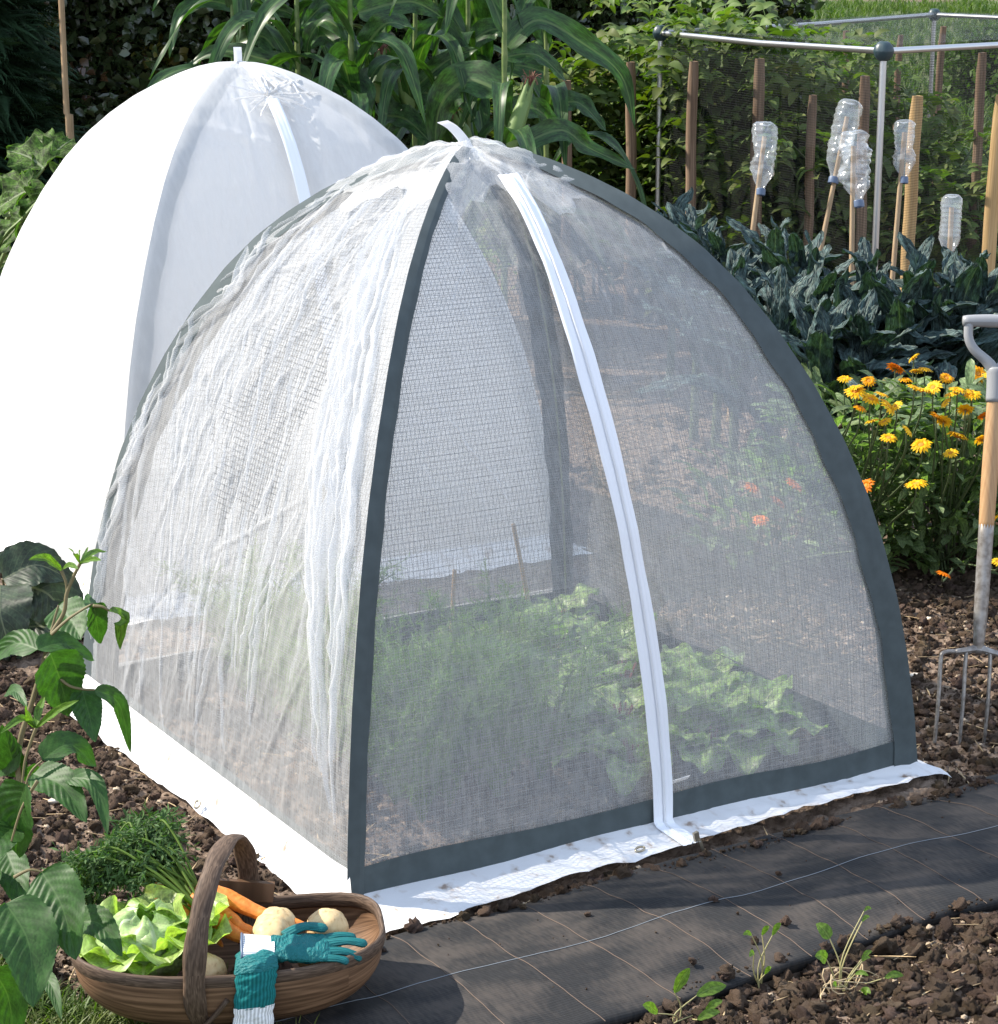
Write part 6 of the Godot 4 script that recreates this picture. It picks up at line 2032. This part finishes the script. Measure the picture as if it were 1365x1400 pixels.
func glove(G: Node3D, sd: int) -> void:   # x towards the fingers, y up
	var n := noise(1.0, 3, 660)
	var b := MB.new()
	b.grid(26, 22, func(u: float, v: float):
		var a := TAU * u
		var x := lerpf(-0.028, 0.075, v)
		var w := tab([[0, 0.034], [0.3, 0.037], [0.7, 0.042], [0.92, 0.040], [1.0, 0.033]], v)
		var h := tab([[0, 0.014], [0.5, 0.016], [0.9, 0.012], [1.0, 0.006]], v)
		return Vector3(x, sin(a) * h * (1.0 + 0.4 * n.get_noise_2d(x * 50.0, cos(a) * 2.0)) + 0.004 * n.get_noise_2d(x * 30.0, a), cos(a) * w))
	finger(b, [Vector3(0.06, 0.0, -0.028), Vector3(0.095, 0.004, -0.034), Vector3(0.122, -0.002, -0.036)], 0.0098)
	finger(b, [Vector3(0.062, 0.002, -0.009), Vector3(0.105, 0.008, -0.010), Vector3(0.14, 0.004, -0.006)], 0.0100)
	finger(b, [Vector3(0.062, 0.0, 0.010), Vector3(0.10, 0.002, 0.014), Vector3(0.13, -0.012, 0.016)], 0.0098)
	finger(b, [Vector3(0.058, -0.002, 0.028), Vector3(0.085, 0.0, 0.033), Vector3(0.106, -0.006, 0.034)], 0.009)
	finger(b, [Vector3(-0.005, 0.006, -0.03), Vector3(0.03, 0.016, -0.044), Vector3(0.072, 0.014, -0.040)], 0.0108)
	part("hand", b.mesh(), M.teal, G)
	var c := MB.new()
	c.grid(40, 16, func(u: float, v: float):
		var a := TAU * u
		var w := 0.033 + 0.0016 * sin(u * TAU * 20.0) * 0.5 + 0.003 * v
		var h := 0.014 - 0.001 * v
		return Vector3(lerpf(-0.022, -0.078, v), sin(a) * h * (1.0 + 0.2 * sin(a * 2.0 + v)) + 0.003 * v, cos(a) * w), func(u: float, v: float): return Vector2(u, v))
	part("cuff", c.mesh(), M.knit, G)
	var r := MB.new()
	r.grid(40, 8, func(u: float, v: float):
		var a := TAU * u
		var q := TAU * v
		return Vector3(-0.078 + cos(q) * 0.002, sin(a) * 0.0135 + 0.003 + sin(q) * 0.0016, cos(a) * (0.036 + sin(q) * 0.0016)))
	part("cuff_binding", r.mesh(), M.cap, G)

func glove_hanging(G: Node3D) -> void:   # folded over the rim at the origin, cuff hanging outwards and down
	var n := noise(1.0, 3, 670)
	var line := [Vector3(-0.008, 0.012, -0.05), Vector3(-0.006, 0.026, -0.015), Vector3(-0.008, 0.018, 0.014), Vector3(-0.016, -0.02, 0.028), Vector3(-0.026, -0.065, 0.034), Vector3(-0.032, -0.11, 0.04)]
	var c := curve(line, 60)
	var tubef := func(v0: float, v1: float, w0: float, w1: float, rib: float, k0: int) -> ArrayMesh:
		var b := MB.new()
		b.grid(44, 26, func(u: float, v: float):
			var t := lerpf(v0, v1, v)
			var k := clampi(int(t * 60.0), 0, 59)
			var p: Vector3 = c[k].lerp(c[k + 1], clampf(t * 60.0 - k, 0, 1))
			var d: Vector3 = (c[k + 1] - c[k]).normalized()
			var o := d.cross(Vector3(1, 0, 0)).normalized()
			var a := TAU * u
			var w := lerpf(w0, w1, v) * (1.0 + rib * sin(u * TAU * 22.0)) * (1.0 + 0.10 * n.get_noise_2d(v * 3.0 + k0, 1.0))
			return p + Vector3(1, 0, 0.1) * cos(a) * w + o * sin(a) * (0.011 + 0.004 * n.get_noise_2d(cos(a) * 2.0, v * 4.0 + k0)), func(u: float, v: float): return Vector2(u, v))
		return b.mesh()
	part("hand", tubef.call(0.0, 0.45, 0.034, 0.037, 0.0, 1), M.teal, G)
	part("cuff_band", tubef.call(0.44, 0.72, 0.037, 0.035, 0.012, 4), M.knit_teal, G)
	part("cuff", tubef.call(0.71, 1.0, 0.035, 0.033, 0.016, 8), M.knit, G)
	var b := MB.new()
	for k in 4:
		finger(b, [Vector3(-0.03 + k * 0.016, 0.012, -0.045), Vector3(-0.03 + k * 0.017, 0.004, -0.075), Vector3(-0.03 + k * 0.018, -0.012, -0.10 + absf(k - 1.5) * 0.006)], 0.0098)
	finger(b, [Vector3(0.022, 0.02, -0.02), Vector3(0.042, 0.014, -0.035), Vector3(0.05, 0.004, -0.055)], 0.011)
	part("fingers", b.mesh(), M.teal, G)

# ---------------------------------------------------------------- scene
func _ready() -> void:
	var cam := Camera3D.new()
	cam.name = "camera"
	cam.position = Vector3(-1.5024, 1.5113, 2.9503)
	cam.rotation = Vector3(-0.24974, -0.54466, 0)
	cam.fov = rad_to_deg(2.0 * atan(700.0 / 2984.0))
	cam.near = 0.05
	cam.far = 300.0
	add_child(cam)
	cam.current = true
	var env := Environment.new()
	env.background_mode = Environment.BG_SKY
	var sm := ProceduralSkyMaterial.new()
	sm.sky_top_color = Color(0.55, 0.61, 0.70)
	sm.sky_horizon_color = Color(0.84, 0.855, 0.87)
	sm.sky_curve = 0.15
	sm.sky_energy_multiplier = 1.25
	sm.ground_bottom_color = Color(0.16, 0.15, 0.10)
	sm.ground_horizon_color = Color(0.40, 0.42, 0.36)
	var sky := Sky.new()
	sky.sky_material = sm
	env.sky = sky
	env.tonemap_mode = Environment.TONE_MAPPER_LINEAR
	env.tonemap_exposure = 1.75
	env.sdfgi_enabled = true
	env.ssao_enabled = true
	env.ssil_enabled = true
	var we := WorldEnvironment.new()
	we.name = "environment"
	we.environment = env
	add_child(we)
	var sun := DirectionalLight3D.new()
	sun.name = "sun"
	sun.light_energy = 1.6
	sun.light_color = Color(1.0, 0.965, 0.91)
	sun.light_angular_distance = 0.5
	sun.shadow_enabled = true
	add_child(sun)
	sun.look_at_from_position(Vector3.ZERO, Vector3(0.78, -1.0, 0.80), Vector3.UP)

	var t0 := Time.get_ticks_msec()
	make_materials()
	print("materials ", Time.get_ticks_msec() - t0)
	make_ground()
	make_membrane()
	print("ground ", Time.get_ticks_msec() - t0)
	make_front_cloche()
	print("cloche ", Time.get_ticks_msec() - t0)
	make_back_cloche()
	print("cloche 2 ", Time.get_ticks_msec() - t0)
	object_materials()
	plant_materials()
	make_lawn()
	make_bed()
	print("bed ", Time.get_ticks_msec() - t0)
	make_trug()
	make_fork()
	make_raspberry()
	make_calendula()
	print("near ", Time.get_ticks_msec() - t0)
	make_cage()
	make_stakes()
	make_kale()
	make_corn()
	make_tomatoes()
	make_small_plants()
	print("far ", Time.get_ticks_msec() - t0)
	make_backdrop()
	print("done ", Time.get_ticks_msec() - t0)
